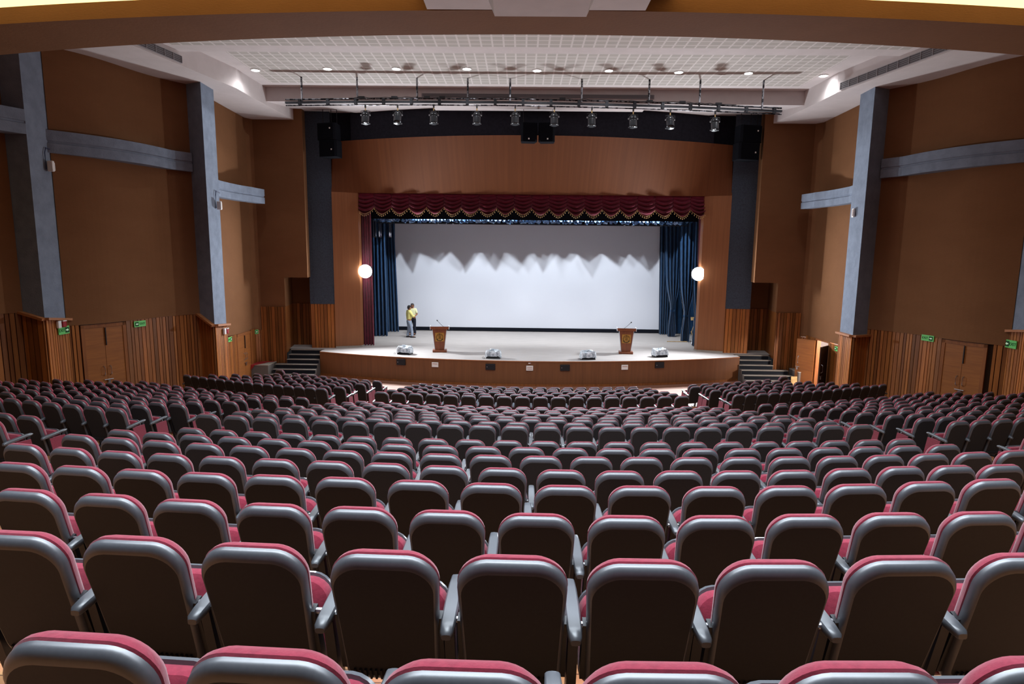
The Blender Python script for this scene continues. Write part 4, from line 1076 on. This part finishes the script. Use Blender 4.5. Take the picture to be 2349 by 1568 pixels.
    if glasses:
        mb = MB()
        for s in (-1, 1): mb.tube([(s*.034+.028*math.cos(q), .126, 1.625+.02*math.sin(q)) for q in [2*PI*j/12 for j in range(13)]], .004, 5)
        for s in (-1, 1): mb.tube([(s*.06, .122, 1.63), (s*.09, .02, 1.63)], .004, 5)
        mb.build('spectacles', 'glass', t)
        mb = MB(); mb.rings([[(.05*math.cos(q), .085+.03*math.sin(q), z) for q in [PI*j/8 for j in range(9)]] for z in (1.555, 1.535, 1.51)], False, False, closed=False); mb.build('beard', 'hairg', t)
    return t
P = atZ(939, 773.5, ST)
person((P.x, P.y, ST), R_(-58), 'person in yellow shirt and pale grey trousers, back turned, left on the stage', 'shirt1', 'trous1', 'hair',
       {-1: ((-.24, .06, 1.14), (-.14, .26, 1.10)), 1: ((.25, .10, 1.14), (.10, .30, 1.16))},
       {-1: ((-.11, .03, .50), (-.12, -.04, -.2, .98)), 1: ((.12, .08, .50), (.13, .10, .3, .95))}, False, {-1: True, 1: True}, 1.72)
P = atZ(948, 768, ST)
person((P.x-.04, P.y+.1, ST), R_(168), 'person in pale lemon shirt and dark trousers with spectacles, facing the hall', 'shirt2', 'trous2', 'hairg',
       {-1: ((-.25, -.02, 1.13), (-.18, .20, 1.05)), 1: ((.25, -.02, 1.13), (.12, .22, 1.08))},
       {-1: ((-.11, .02, .50), (-.12, 0, -.2, .98)), 1: ((.11, .02, .50), (.12, .02, .2, .98))}, True, {-1: False, 1: False}, 1.74)

# ------------------------------------------------------------------ auditorium seats
TH = R_(15)
VA = Vector((0, -math.sin(TH), math.cos(TH))); NA = Vector((0, math.cos(TH), math.sin(TH)))
SH = .64
def outline(hw_t, hw_b, h, rt_, rb, n):      # rounded panel, u across, v from -h to 0
    pts = []
    def cor(cx, cy, r, a0, a1, k): return [(cx + r*math.cos(lerp(a0, a1, i/k)), cy + r*math.sin(lerp(a0, a1, i/k))) for i in range(k+1)]
    pts += cor(hw_t-rt_, -rt_*.92, rt_, 0, PI/2, n); 
    pts = [(x, y) if y < -.0001 else (x, y) for x, y in pts]
    pts += cor(-(hw_t-rt_), -rt_*.92, rt_, PI/2, PI, n)
    pts += cor(-(hw_b-rb), -h+rb, rb, PI, 1.5*PI, max(2, n//2))
    pts += cor(hw_b-rb, -h+rb, rb, 1.5*PI, 2*PI, max(2, n//2))
    ymax = max(p[1] for p in pts)
    return [(x, y-ymax - .0 + (.012*(1-(x/hw_t)**2) if y > -rt_ else 0)) for x, y in pts]
def inset(pts, d, h, hw, sx=1.0):
    return [(x*(1-sx*d/hw), -h/2 + (y+h/2)*(1-d/(h/2))) for x, y in pts]
def panel(mb, pts, layers, org, U, V, N, h, hw, mi=0, caps=(True, True), sx=1.0):
    rs = []
    for d, ins in layers:
        rs.append([org + U*x + V*y + N*d for x, y in inset(pts, ins, h, hw, sx)])
    mb.rings(rs, caps[0], caps[1], mi=mi)
XU = Vector((1, 0, 0)); TOP = Vector((0, 0, SEATH))
def shell_geo(mb, n, full, mi=0, mb_i=1):
    o = outline(.212, .196, SH, .115, .05, n)
    L = [(-.028, .040), (-.0265, .031), (-.020, .014), (-.008, .002), (.002, 0), (.012, 0)] if full else [(-.028, .036), (-.016, .010), (.0, 0), (.012, 0)]
    panel(mb, o, L, TOP, XU, VA, NA, SH, .212, mi, (False, True), .42)
    mb.add([TOP + XU*x + VA*y - NA*.028 for x, y in inset(o, L[0][1], SH, .212, .42)], [tuple(range(len(o)))], mb_i)
    if full:
        for k in range(-7, 8): mb.box(TOP + VA*(-SH+.045) - NA*.032 + XU*.022*k, (.009, .012, .05), T=Matrix.Rotation(TH, 4, 'X'), mi=mb_i)
def cush_geo(mb, n, full, mi=0):
    o = outline(.212, .19, SH-.08, .115, .05, n)
    L = [(.010, .006), (.02, -.002), (.038, .002), (.058, .016), (.076, .042), (.086, .09)] if full else [(.010, .004), (.036, .002), (.076, .042)]
    panel(mb, o, L, TOP+VA*.002, XU, VA, NA, SH-.08, .212, mi)
PH = R_(14)
VB = Vector((0, math.sin(PH), math.cos(PH))); NB = Vector((0, -math.cos(PH), math.sin(PH)))
SORG = Vector((0, .335, .63))
def seat_geo(mb, n, full, mi=0):
    o = outline(.222, .215, .37, .10, .05, n)
    L = [(.0, .004), (.03, 0), (.06, .012), (.075, .04), (.08, .09)] if full else [(0, .004), (.05, .004), (.078, .04)]
    panel(mb, o, L, SORG-VB*.012, XU, VB, NB, .37, .222, mi)
def seat_shell_geo(mb, n, full, mi=0):
    o = outline(.2235, .215, .39, .105, .05, n)
    L = [(-.035, .04), (-.03, .015), (-.01, 0), (.012, 0)] if full else [(-.035, .02), (.012, 0)]
    panel(mb, o, L, SORG, XU, VB, NB, .39, .2235, mi)
def arm_geo(mb, x, full, mi=0):
    pth = [(.0, .585, .018, .012), (.012, .592, .026, .018), (.06, .598, .030, .021), (.18, .612, .031, .021), (.30, .628, .029, .019), (.37, .632, .025, .015), (.385, .630, .014, .008)]
    if not full: pth = pth[1::2]
    rs = []; n = 10 if full else 6
    for y, z, w, h in pth:
        rs.append([Vector((x + w*abs(math.cos(q))**.5*math.copysign(1, math.cos(q)), y, z + h*abs(math.sin(q))**.6*math.copysign(1, math.sin(q)))) for q in [2*PI*(j+.5)/n for j in range(n)]])
    mb.rings(rs, mi=mi)
def leg_geo(mb, x, full, mi=0):
    w = .02
    mb.rings([[Vector((x+a*w, y+b*.035, z)) for a, b in ((-1, -1), (1, -1), (1, 1), (-1, 1))] for y, z in ((.24, .02), (.22, .12), (.12, .58))], mi=mi)
    mb.rings([[Vector((x+a*.018, y+b*.02, z)) for a, b in ((-1, -1), (1, -1), (1, 1), (-1, 1))] for y, z in ((.26, .30), (.33, .62))], mi=mi)
    mb.box((x, .26, .012), (.09, .26, .024), mi=mi)
def side_geo(mb, x, mi=0):
    mb.rings([[Vector((x+a*.014, y+b*.12, z)) for a, b in ((-1, -1), (1, -1), (1, 1), (-1, 1))] for y, z in ((.285, .16), (.25, .40), (.22, .57))], mi=mi)
def bracket_geo(mb, s, mi=0, mi2=1):
    for v0, v1 in ((-.60, -.30),):
        a, b = TOP + VA*v0 + NA*.02, TOP + VA*v1 + NA*.02
        mb.rings([[p + XU*(s*.207+q*.011) + NA*r*.022 for q, r in ((-1, -1), (1, -1), (1, 1), (-1, 1))] for p in (a, b)], mi=mi)
    p = TOP + VA*(-.315) + NA*.02
    mb.lathe([(0, -.0), (.013, 0), (.013, .03), (0, .03)], 8, Matrix.Translation(p + XU*s*.212) @ Matrix.Rotation(s*PI/2, 4, 'Y'), mi=mi2)
    q = Vector((s*.222, .30, .36)); mb.box(q, (.05, .05, .05), mi=mi)
HALF = .2525
def proto_mesh(fn, name, mats, smooth=True, *a):
    mb = MB(); fn(mb, *a); o = mb.build(name, mats, smooth=smooth)
    me = o.data; bpy.data.objects.remove(o)
    if smooth:
        bm = bmesh.new(); bm.from_mesh(me)
        for e in bm.edges: e.smooth = (len(e.link_faces) == 2 and e.calc_face_angle(0) < R_(38))
        bm.to_mesh(me); bm.free()
    return me
PM = {
 'backrest_shell': proto_mesh(shell_geo, 'backrest_shell', ['shell', 'shell_shade'], True, 8, True),
 'backrest_cushion': proto_mesh(cush_geo, 'backrest_cushion', 'cush', True, 8, True),
 'seat_cushion': proto_mesh(seat_geo, 'seat_cushion', 'cush', True, 6, True),
 'seat_shell': proto_mesh(seat_shell_geo, 'seat_shell', 'arm', True, 6, True),
 'armrest_l': proto_mesh(arm_geo, 'armrest', 'arm', True, -HALF, True),
 'armrest_r': proto_mesh(arm_geo, 'armrest', 'arm', True, HALF, True),
 'leg_l': proto_mesh(leg_geo, 'leg', 'leg', False, -HALF, True),
 'leg_r': proto_mesh(leg_geo, 'leg', 'leg', False, HALF, True),
 'side_l': proto_mesh(side_geo, 'side_panel', 'cush', False, -HALF-.012),
 'side_r': proto_mesh(side_geo, 'side_panel', 'cush', False, HALF+.012),
 'br_l': proto_mesh(bracket_geo, 'hinge_bracket', ['leg', 'steel'], False, -1),
 'br_r': proto_mesh(bracket_geo, 'hinge_bracket', ['leg', 'steel'], False, 1),
}

seats = []      # (block, row, index, n, x, y, z floor, rot, first, last)
def add_row(row, xl, xr, n=None, s=.5, wing='centre', ends=(True, True), yc=None):
    Y, zt, yc0 = ROWS[row]; yc = yc or yc0; Rr = yc - Y
    a0, a1 = math.asin(xl/Rr), math.asin(xr/Rr)
    if n is None: n = max(2, round((a1-a0)*Rr/s)+1)
    for i in range(n):
        a = lerp(a0, a1, i/(n-1)) if n > 1 else a0
        seats.append(dict(row=row, wing=wing, i=i, n=n, x=Rr*math.sin(a), y=yc - Rr*math.cos(a), z=zt-SEATH, rz=a, L=(i == 0 and ends[0]), Rr=(i == n-1 and ends[1]), pitch=(a1-a0)*Rr/max(1, n-1)))
def px_x(px, py, row): return atZ(px, py, ROWS[row][1]).x
def pxrow(row, l, r, n=None, s=.5, wing='centre', ends=(True, True)):
    add_row(row, px_x(l[0], l[1], row), px_x(r[0], r[1], row), n, s, wing, ends)
# back block
def measured(row, pts):
    Y, zt, yc = ROWS[row]; n = len(pts)
    P = [atZ(px, py, zt) for px, py in pts]
    pit = math.hypot(P[-1].x-P[0].x, P[-1].y-P[0].y)/(n-1)
    for i, p in enumerate(P):
        a, b = P[max(i-1, 0)], P[min(i+1, n-1)]
        t1 = math.atan2(b.y-a.y, b.x-a.x); t2 = math.asin(p.x/(36.0-p.y))
        seats.append(dict(row=row, wing='centre', i=i, n=n, x=p.x, y=p.y, z=zt-SEATH, rz=lerp(t2, t1, .35), L=False, Rr=False, pitch=pit))
measured('C8', [(160, 1488), (596, 1525), (1059, 1556), (1530, 1560), (2000, 1558), (2440, 1545)])
measured('C7', [(20, 1236), (293, 1248), (572, 1265), (876, 1281), (1175, 1293.5), (1481, 1303), (1785, 1304.5), (2085, 1294.5), (2375, 1288)])
measured('C6', [(48, 1133), (237, 1145), (423, 1157.6), (620, 1167), (819, 1175), (1023, 1183), (1231, 1190.6), (1441, 1195.5), (1650, 1195.5), (1857, 1192), (2060, 1188.5), (2261, 1186), (2455, 1180)])
measured('C5', [(30, 1069), (172, 1077), (315.5, 1085), (465, 1092.7), (622, 1098), (787, 1103.5), (956, 1110.5), (1126, 1117), (1298.5, 1122), (1471, 1123.5), (1644, 1124.6), (1812, 1123), (1974, 1119), (2134, 1113), (2288, 1107), (2435, 1100)])
measured('C4', [(45, 1024), (153, 1033), (265, 1041), (381, 1047), (502, 1053.5), (626, 1059), (752, 1064), (882, 1069), (1016, 1075), (1152, 1080), (1288, 1084.5), (1424, 1087), (1560, 1086.8), (1694, 1086.5), (1825, 1085), (1953, 1081), (2076, 1076.5), (2194, 1074), (2306, 1072)])
pxrow('C3', (158, 1008), (2344, 1041))
pxrow('C2', (280, 988), (2170, 1023), s=.49)
pxrow('C1', (442, 981), (2072, 1009), s=.49)
x = px_x(61, 956, 'C1'); add_row('C1', x-2*.48, x, 3, wing='left', ends=(False, True))
x = px_x(-47, 968, 'C2'); add_row('C2', x-.48, x, 2, wing='left', ends=(False, True))
x = px_x(2397, 1000, 'C1'); add_row('C1', x, x+.48, 2, wing='right', ends=(True, False))
# middle block
bl = {9: 472, 8: 551, 7: 594, 6: 649, 5: 680, 4: 722, 3: 758, 2: 797, 1: 829}
sB = {9: .475, 8: .475, 7: .468, 6: .49, 5: .462, 4: .485, 3: .468, 2: .475, 1: .46}
lw = {1: (264, 691), 2: (202, 654), 3: (132, 617), 4: (30, 547), 5: (-60, 525), 6: (-60, 441), 7: (-60, 404), 8: (-60, 317), 9: (-60, 260.5)}
rw = {1: (1758, 2188), 2: (1795, 2256), 3: (1855, 2340), 4: (1879, 2400), 5: (1953, 2400), 6: (1988, 2400), 7: (2057, 2400), 8: (2127, 2400), 9: (2205, 2400)}
by = {1: 934, 2: 939, 3: 944.5, 4: 951, 5: 954.5, 6: 961, 7: 967, 8: 976.5, 9: 980}
def row_x(row, px):           # x where the row's arc passes the pixel column
    Y, zt, yc = ROWS[row]; Rr = yc-Y; lo, hi = -.42, .42
    for _ in range(50):
        m_ = (lo+hi)/2
        if proj((Rr*math.sin(m_), yc-Rr*math.cos(m_), zt))[0] < px: lo = m_
        else: hi = m_
    return Rr*math.sin(lo)
for k in range(1, 10):
    r = 'B%d' % k; xl = row_x(r, bl[k]); xr = row_x(r, {9: 1979, 8: 1900, 7: 1853}.get(k, 2444-bl[k]))
    add_row(r, xl, xr, 22 if k == 9 else None, sB[k])
    add_row(r, row_x(r, lw[k][0]), row_x(r, lw[k][1]), None, .47, 'left', (k < 5, True))
    add_row(r, row_x(r, rw[k][0]), row_x(r, rw[k][1]), None, .47, 'right', (True, k < 4))
# front block
ac = {6: (874, 1566), 5: (899, 1544), 4: (923, 1524.5), 3: (938, 1499), 2: (954, 1485.6), 1: (970, 1453)}
alw = {6: (341, 736), 5: (399, 777), 4: (464, 790), 3: (519, 825), 2: (574, 834), 1: (603, 864)}
arw = {6: (1697, 2099), 5: (1683, 2058), 4: (1643, 1999), 3: (1632, 1938), 2: (1596, 1885), 1: (1591, 1850)}
sA = {6: .51, 5: .475, 4: .50, 3: .485, 2: .485, 1: .485}
for k in range(1, 7):
    r = 'A%d' % k
    add_row(r, row_x(r, ac[k][0]), row_x(r, ac[k][1]), 18 if k == 6 else None, sA[k])
    add_row(r, row_x(r, alw[k][0]), row_x(r, alw[k][1]), 15 if k == 6 else None, .48, 'left')
    add_row(r, row_x(r, arw[k][0]), row_x(r, arw[k][1]), 15 if k == 6 else None, .48, 'right')
for px, row, w, zz in ((537, 'A2', 'left', -.02), (1911, 'A2', 'right', -.02)):      # odd darker seats by the side doors
    x = row_x(row, px); x *= 1.005; Y, zt, yc = ROWS[row]; Rr = yc-Y+.15; a = math.asin(x/Rr)
    seats.append(dict(row=row, wing='lone'+w, i=0, n=1, x=x, y=yc-Rr*math.cos(a)+.55, z=zf['A1'] if False else zt-SEATH+.06, rz=a, L=True, Rr=True, pitch=.5))

for s in seats:
    px, py, d = proj((s['x'], s['y'], s['z']+.8)); s['px'], s['py'], s['d'] = px, py, d
    hw = .3/d*FPX
    s['vis'] = -hw < px < 2349+hw and d > .3
vis = [s for s in seats if s['vis']]
near = sorted([s for s in vis if not s['wing'].startswith('lone')], key=lambda s: s['d'])[:298] + [s for s in vis if s['wing'].startswith('lone')]
for s in near: s['near'] = True
rowname = {}
for k in range(1, 9): rowname['C%d' % k] = ('%s row of the back block' % (ords[8-k] if k < 8 else 'nearest')).replace('first', 'nearest')
for k in range(1, 10): rowname['B%d' % k] = ('%s row of the middle block' % ords[9-k]).replace('first', 'nearest')
for k in range(1, 7): rowname['A%d' % k] = ('%s row of the front block' % ords[6-k]).replace('first', 'nearest')
wname = {'centre': '', 'left': 'left wing ', 'right': 'right wing '}
cnt = {}
for s in sorted(near, key=lambda s: s['px']):
    key = (s['row'], s['wing']); cnt[key] = cnt.get(key, 0)+1; s['k'] = cnt[key]
def put(part, me, root):
    o = bpy.data.objects.new(part, me); col.objects.link(o); o.parent = root; return o
for s in sorted(near, key=lambda s: s['d']):
    if s['wing'].startswith('lone'):
        lab = 'single dark maroon seat standing apart by the %s side door' % s['wing'][4:]; grp = None
    else:
        lab = 'maroon and charcoal theatre seat, %s from left, %s%s' % (ords[s['k']-1] if s['k'] <= len(ords) else str(s['k'])+'th', wname[s['wing']], rowname[s['row']])
        grp = 'theatre seats, %s%s' % (wname[s['wing']], rowname[s['row']])
    root = thing('theatre_seat', (s['x'], s['y'], s['z']), s['rz'], lab, 'seat', grp)
    root.scale = (min(1.06, max(.9, s['pitch']/.506)), 1, 1)
    put('backrest_shell', PM['backrest_shell'], root); put('backrest_cushion', PM['backrest_cushion'], root)
    put('seat_cushion', PM['seat_cushion'], root); put('seat_shell', PM['seat_shell'], root)
    put('armrest', PM['armrest_l'], root); put('leg', PM['leg_l'], root)
    put('hinge_bracket', PM['br_l'], root); put('hinge_bracket', PM['br_r'], root)
    if s['i'] == s['n']-1: put('armrest', PM['armrest_r'], root); put('leg', PM['leg_r'], root)
    if s['L']: put('side_panel', PM['side_l'], root)
    if s['Rr']: put('side_panel', PM['side_r'], root)
# all further seats as one object
mb = MB()
def lowpoly(last, L, Rt):
    b = MB(); shell_geo(b, 4, False, 0, 4); cush_geo(b, 4, False, 1); seat_geo(b, 3, False, 1); seat_shell_geo(b, 3, False, 2)
    arm_geo(b, -HALF, False, 2); leg_geo(b, -HALF, False, 3)
    if last: arm_geo(b, HALF, False, 2); leg_geo(b, HALF, False, 3)
    if L: side_geo(b, -HALF-.012, 1)
    if Rt: side_geo(b, HALF+.012, 1)
    return b
cache = {}
for s in vis:
    if s.get('near'): continue
    key = (s['i'] == s['n']-1, s['L'], s['Rr'])
    if key not in cache: cache[key] = lowpoly(*key)
    b = cache[key]; T = Matrix.Translation((s['x'], s['y'], s['z'])) @ Matrix.Rotation(s['rz'], 4, 'Z') @ Matrix.Scale(min(1.06, max(.9, s['pitch']/.506)), 4, (1, 0, 0))
    o = len(mb.v); mb.v += [tuple(T @ Vector(p)) for p in b.v]; mb.f += [[i+o for i in f] for f in b.f]; mb.m += b.m; mb.t += b.t
o = mb.build('theatre_seats_far', ['shell', 'cush', 'arm', 'leg', 'shell_shade'], smooth=True)
bm = bmesh.new(); bm.from_mesh(o.data)
for e in bm.edges: e.smooth = (len(e.link_faces) == 2 and e.calc_face_angle(0) < R_(50))
bm.to_mesh(o.data); bm.free()
tag(o, 'remaining rows of maroon theatre seats in the front and far middle blocks', 'seat', 'far theatre seats', 'stuff')

# ------------------------------------------------------------------ light
def area(loc, rot, sx, sy, e, c=(1, 1, 1), name='area_light'):
    l = bpy.data.lights.new(name, 'AREA'); l.shape = 'RECTANGLE'; l.size = sx; l.size_y = sy; l.energy = e; l.color = c
    o = bpy.data.objects.new(name, l); col.objects.link(o); o.location = loc; o.rotation_euler = rot; return o
def point(loc, e, r, c=(1, 1, 1), name='point_light'):
    l = bpy.data.lights.new(name, 'POINT'); l.energy = e; l.shadow_soft_size = r; l.color = c
    o = bpy.data.objects.new(name, l); col.objects.link(o); o.location = loc; return o
def spot(loc, tgt, e, ang, r, c=(1, 1, 1), blend=.3, name='spot_light'):
    l = bpy.data.lights.new(name, 'SPOT'); l.energy = e; l.spot_size = ang; l.spot_blend = blend; l.shadow_soft_size = r; l.color = c
    o = bpy.data.objects.new(name, l); col.objects.link(o); o.location = loc
    o.rotation_euler = (Vector(tgt)-Vector(loc)).to_track_quat('-Z', 'Y').to_euler(); return o
# house lights over the rear seats (recessed in the near ceiling)
for y, z, e in ((2.6, 10.4, 850), (5.8, 10.4, 600), (15.6, 11.5, 1250)):
    l = area((0, y, z), (0, 0, 0), 12, .8, e, (.80, .90, 1.0), 'house_light'); l.data.spread = R_(125)
# flood lamps
for px, py in ((838, 622), (1602, 628)):
    P = atY(px, py, 28.6); area((P.x, P.y-.02, P.z), (R_(-90), 0, R_(22 if px < 1200 else -22)), .5, .4, 1250, (.88, .94, 1.0), 'flood_light')
# stage lighting towards the screen past the ragged shadow mask, plus general stage light
for x, z, e, r in ((-4.6, 7.44, 950, .010), (-1.4, 7.45, 480, .010), (2.2, 7.45, 650, .010), (5.4, 7.44, 880, .010)):
    spot((x, 29.8, z), (x*1.02, 35.4, 3.6), e, R_(140), r, (.84, .92, 1.0), .5, 'screen_light')
for x in (-3.6, 3.4): spot((x, 30.0, 7.56), (x, 35.4, 2.0), 170, R_(140), .04, (.9, .95, 1.0), .5, 'screen_light')
for x in (-5.2, 0, 5.2): spot((x, 31.6, 8.4), (x, 31.4, ST), 760, R_(90), .4, (.95, .97, 1.0), .6, 'stage_light')
# warm glow in the ceiling step, corridor light
area((0, 19.2, T2-.05), (R_(60), 0, 0), 14, .2, 60, (1, .72, .4), 'cove_light')
point((13.3, 24.3, 2.3), 700, .2, (1, .93, .85), 'corridor_light')
w = bpy.data.worlds.new('world'); scn.world = w; w.use_nodes = True
w.node_tree.nodes['Background'].inputs['Color'].default_value = (.85, .9, 1, 1)
w.node_tree.nodes['Background'].inputs['Strength'].default_value = .012
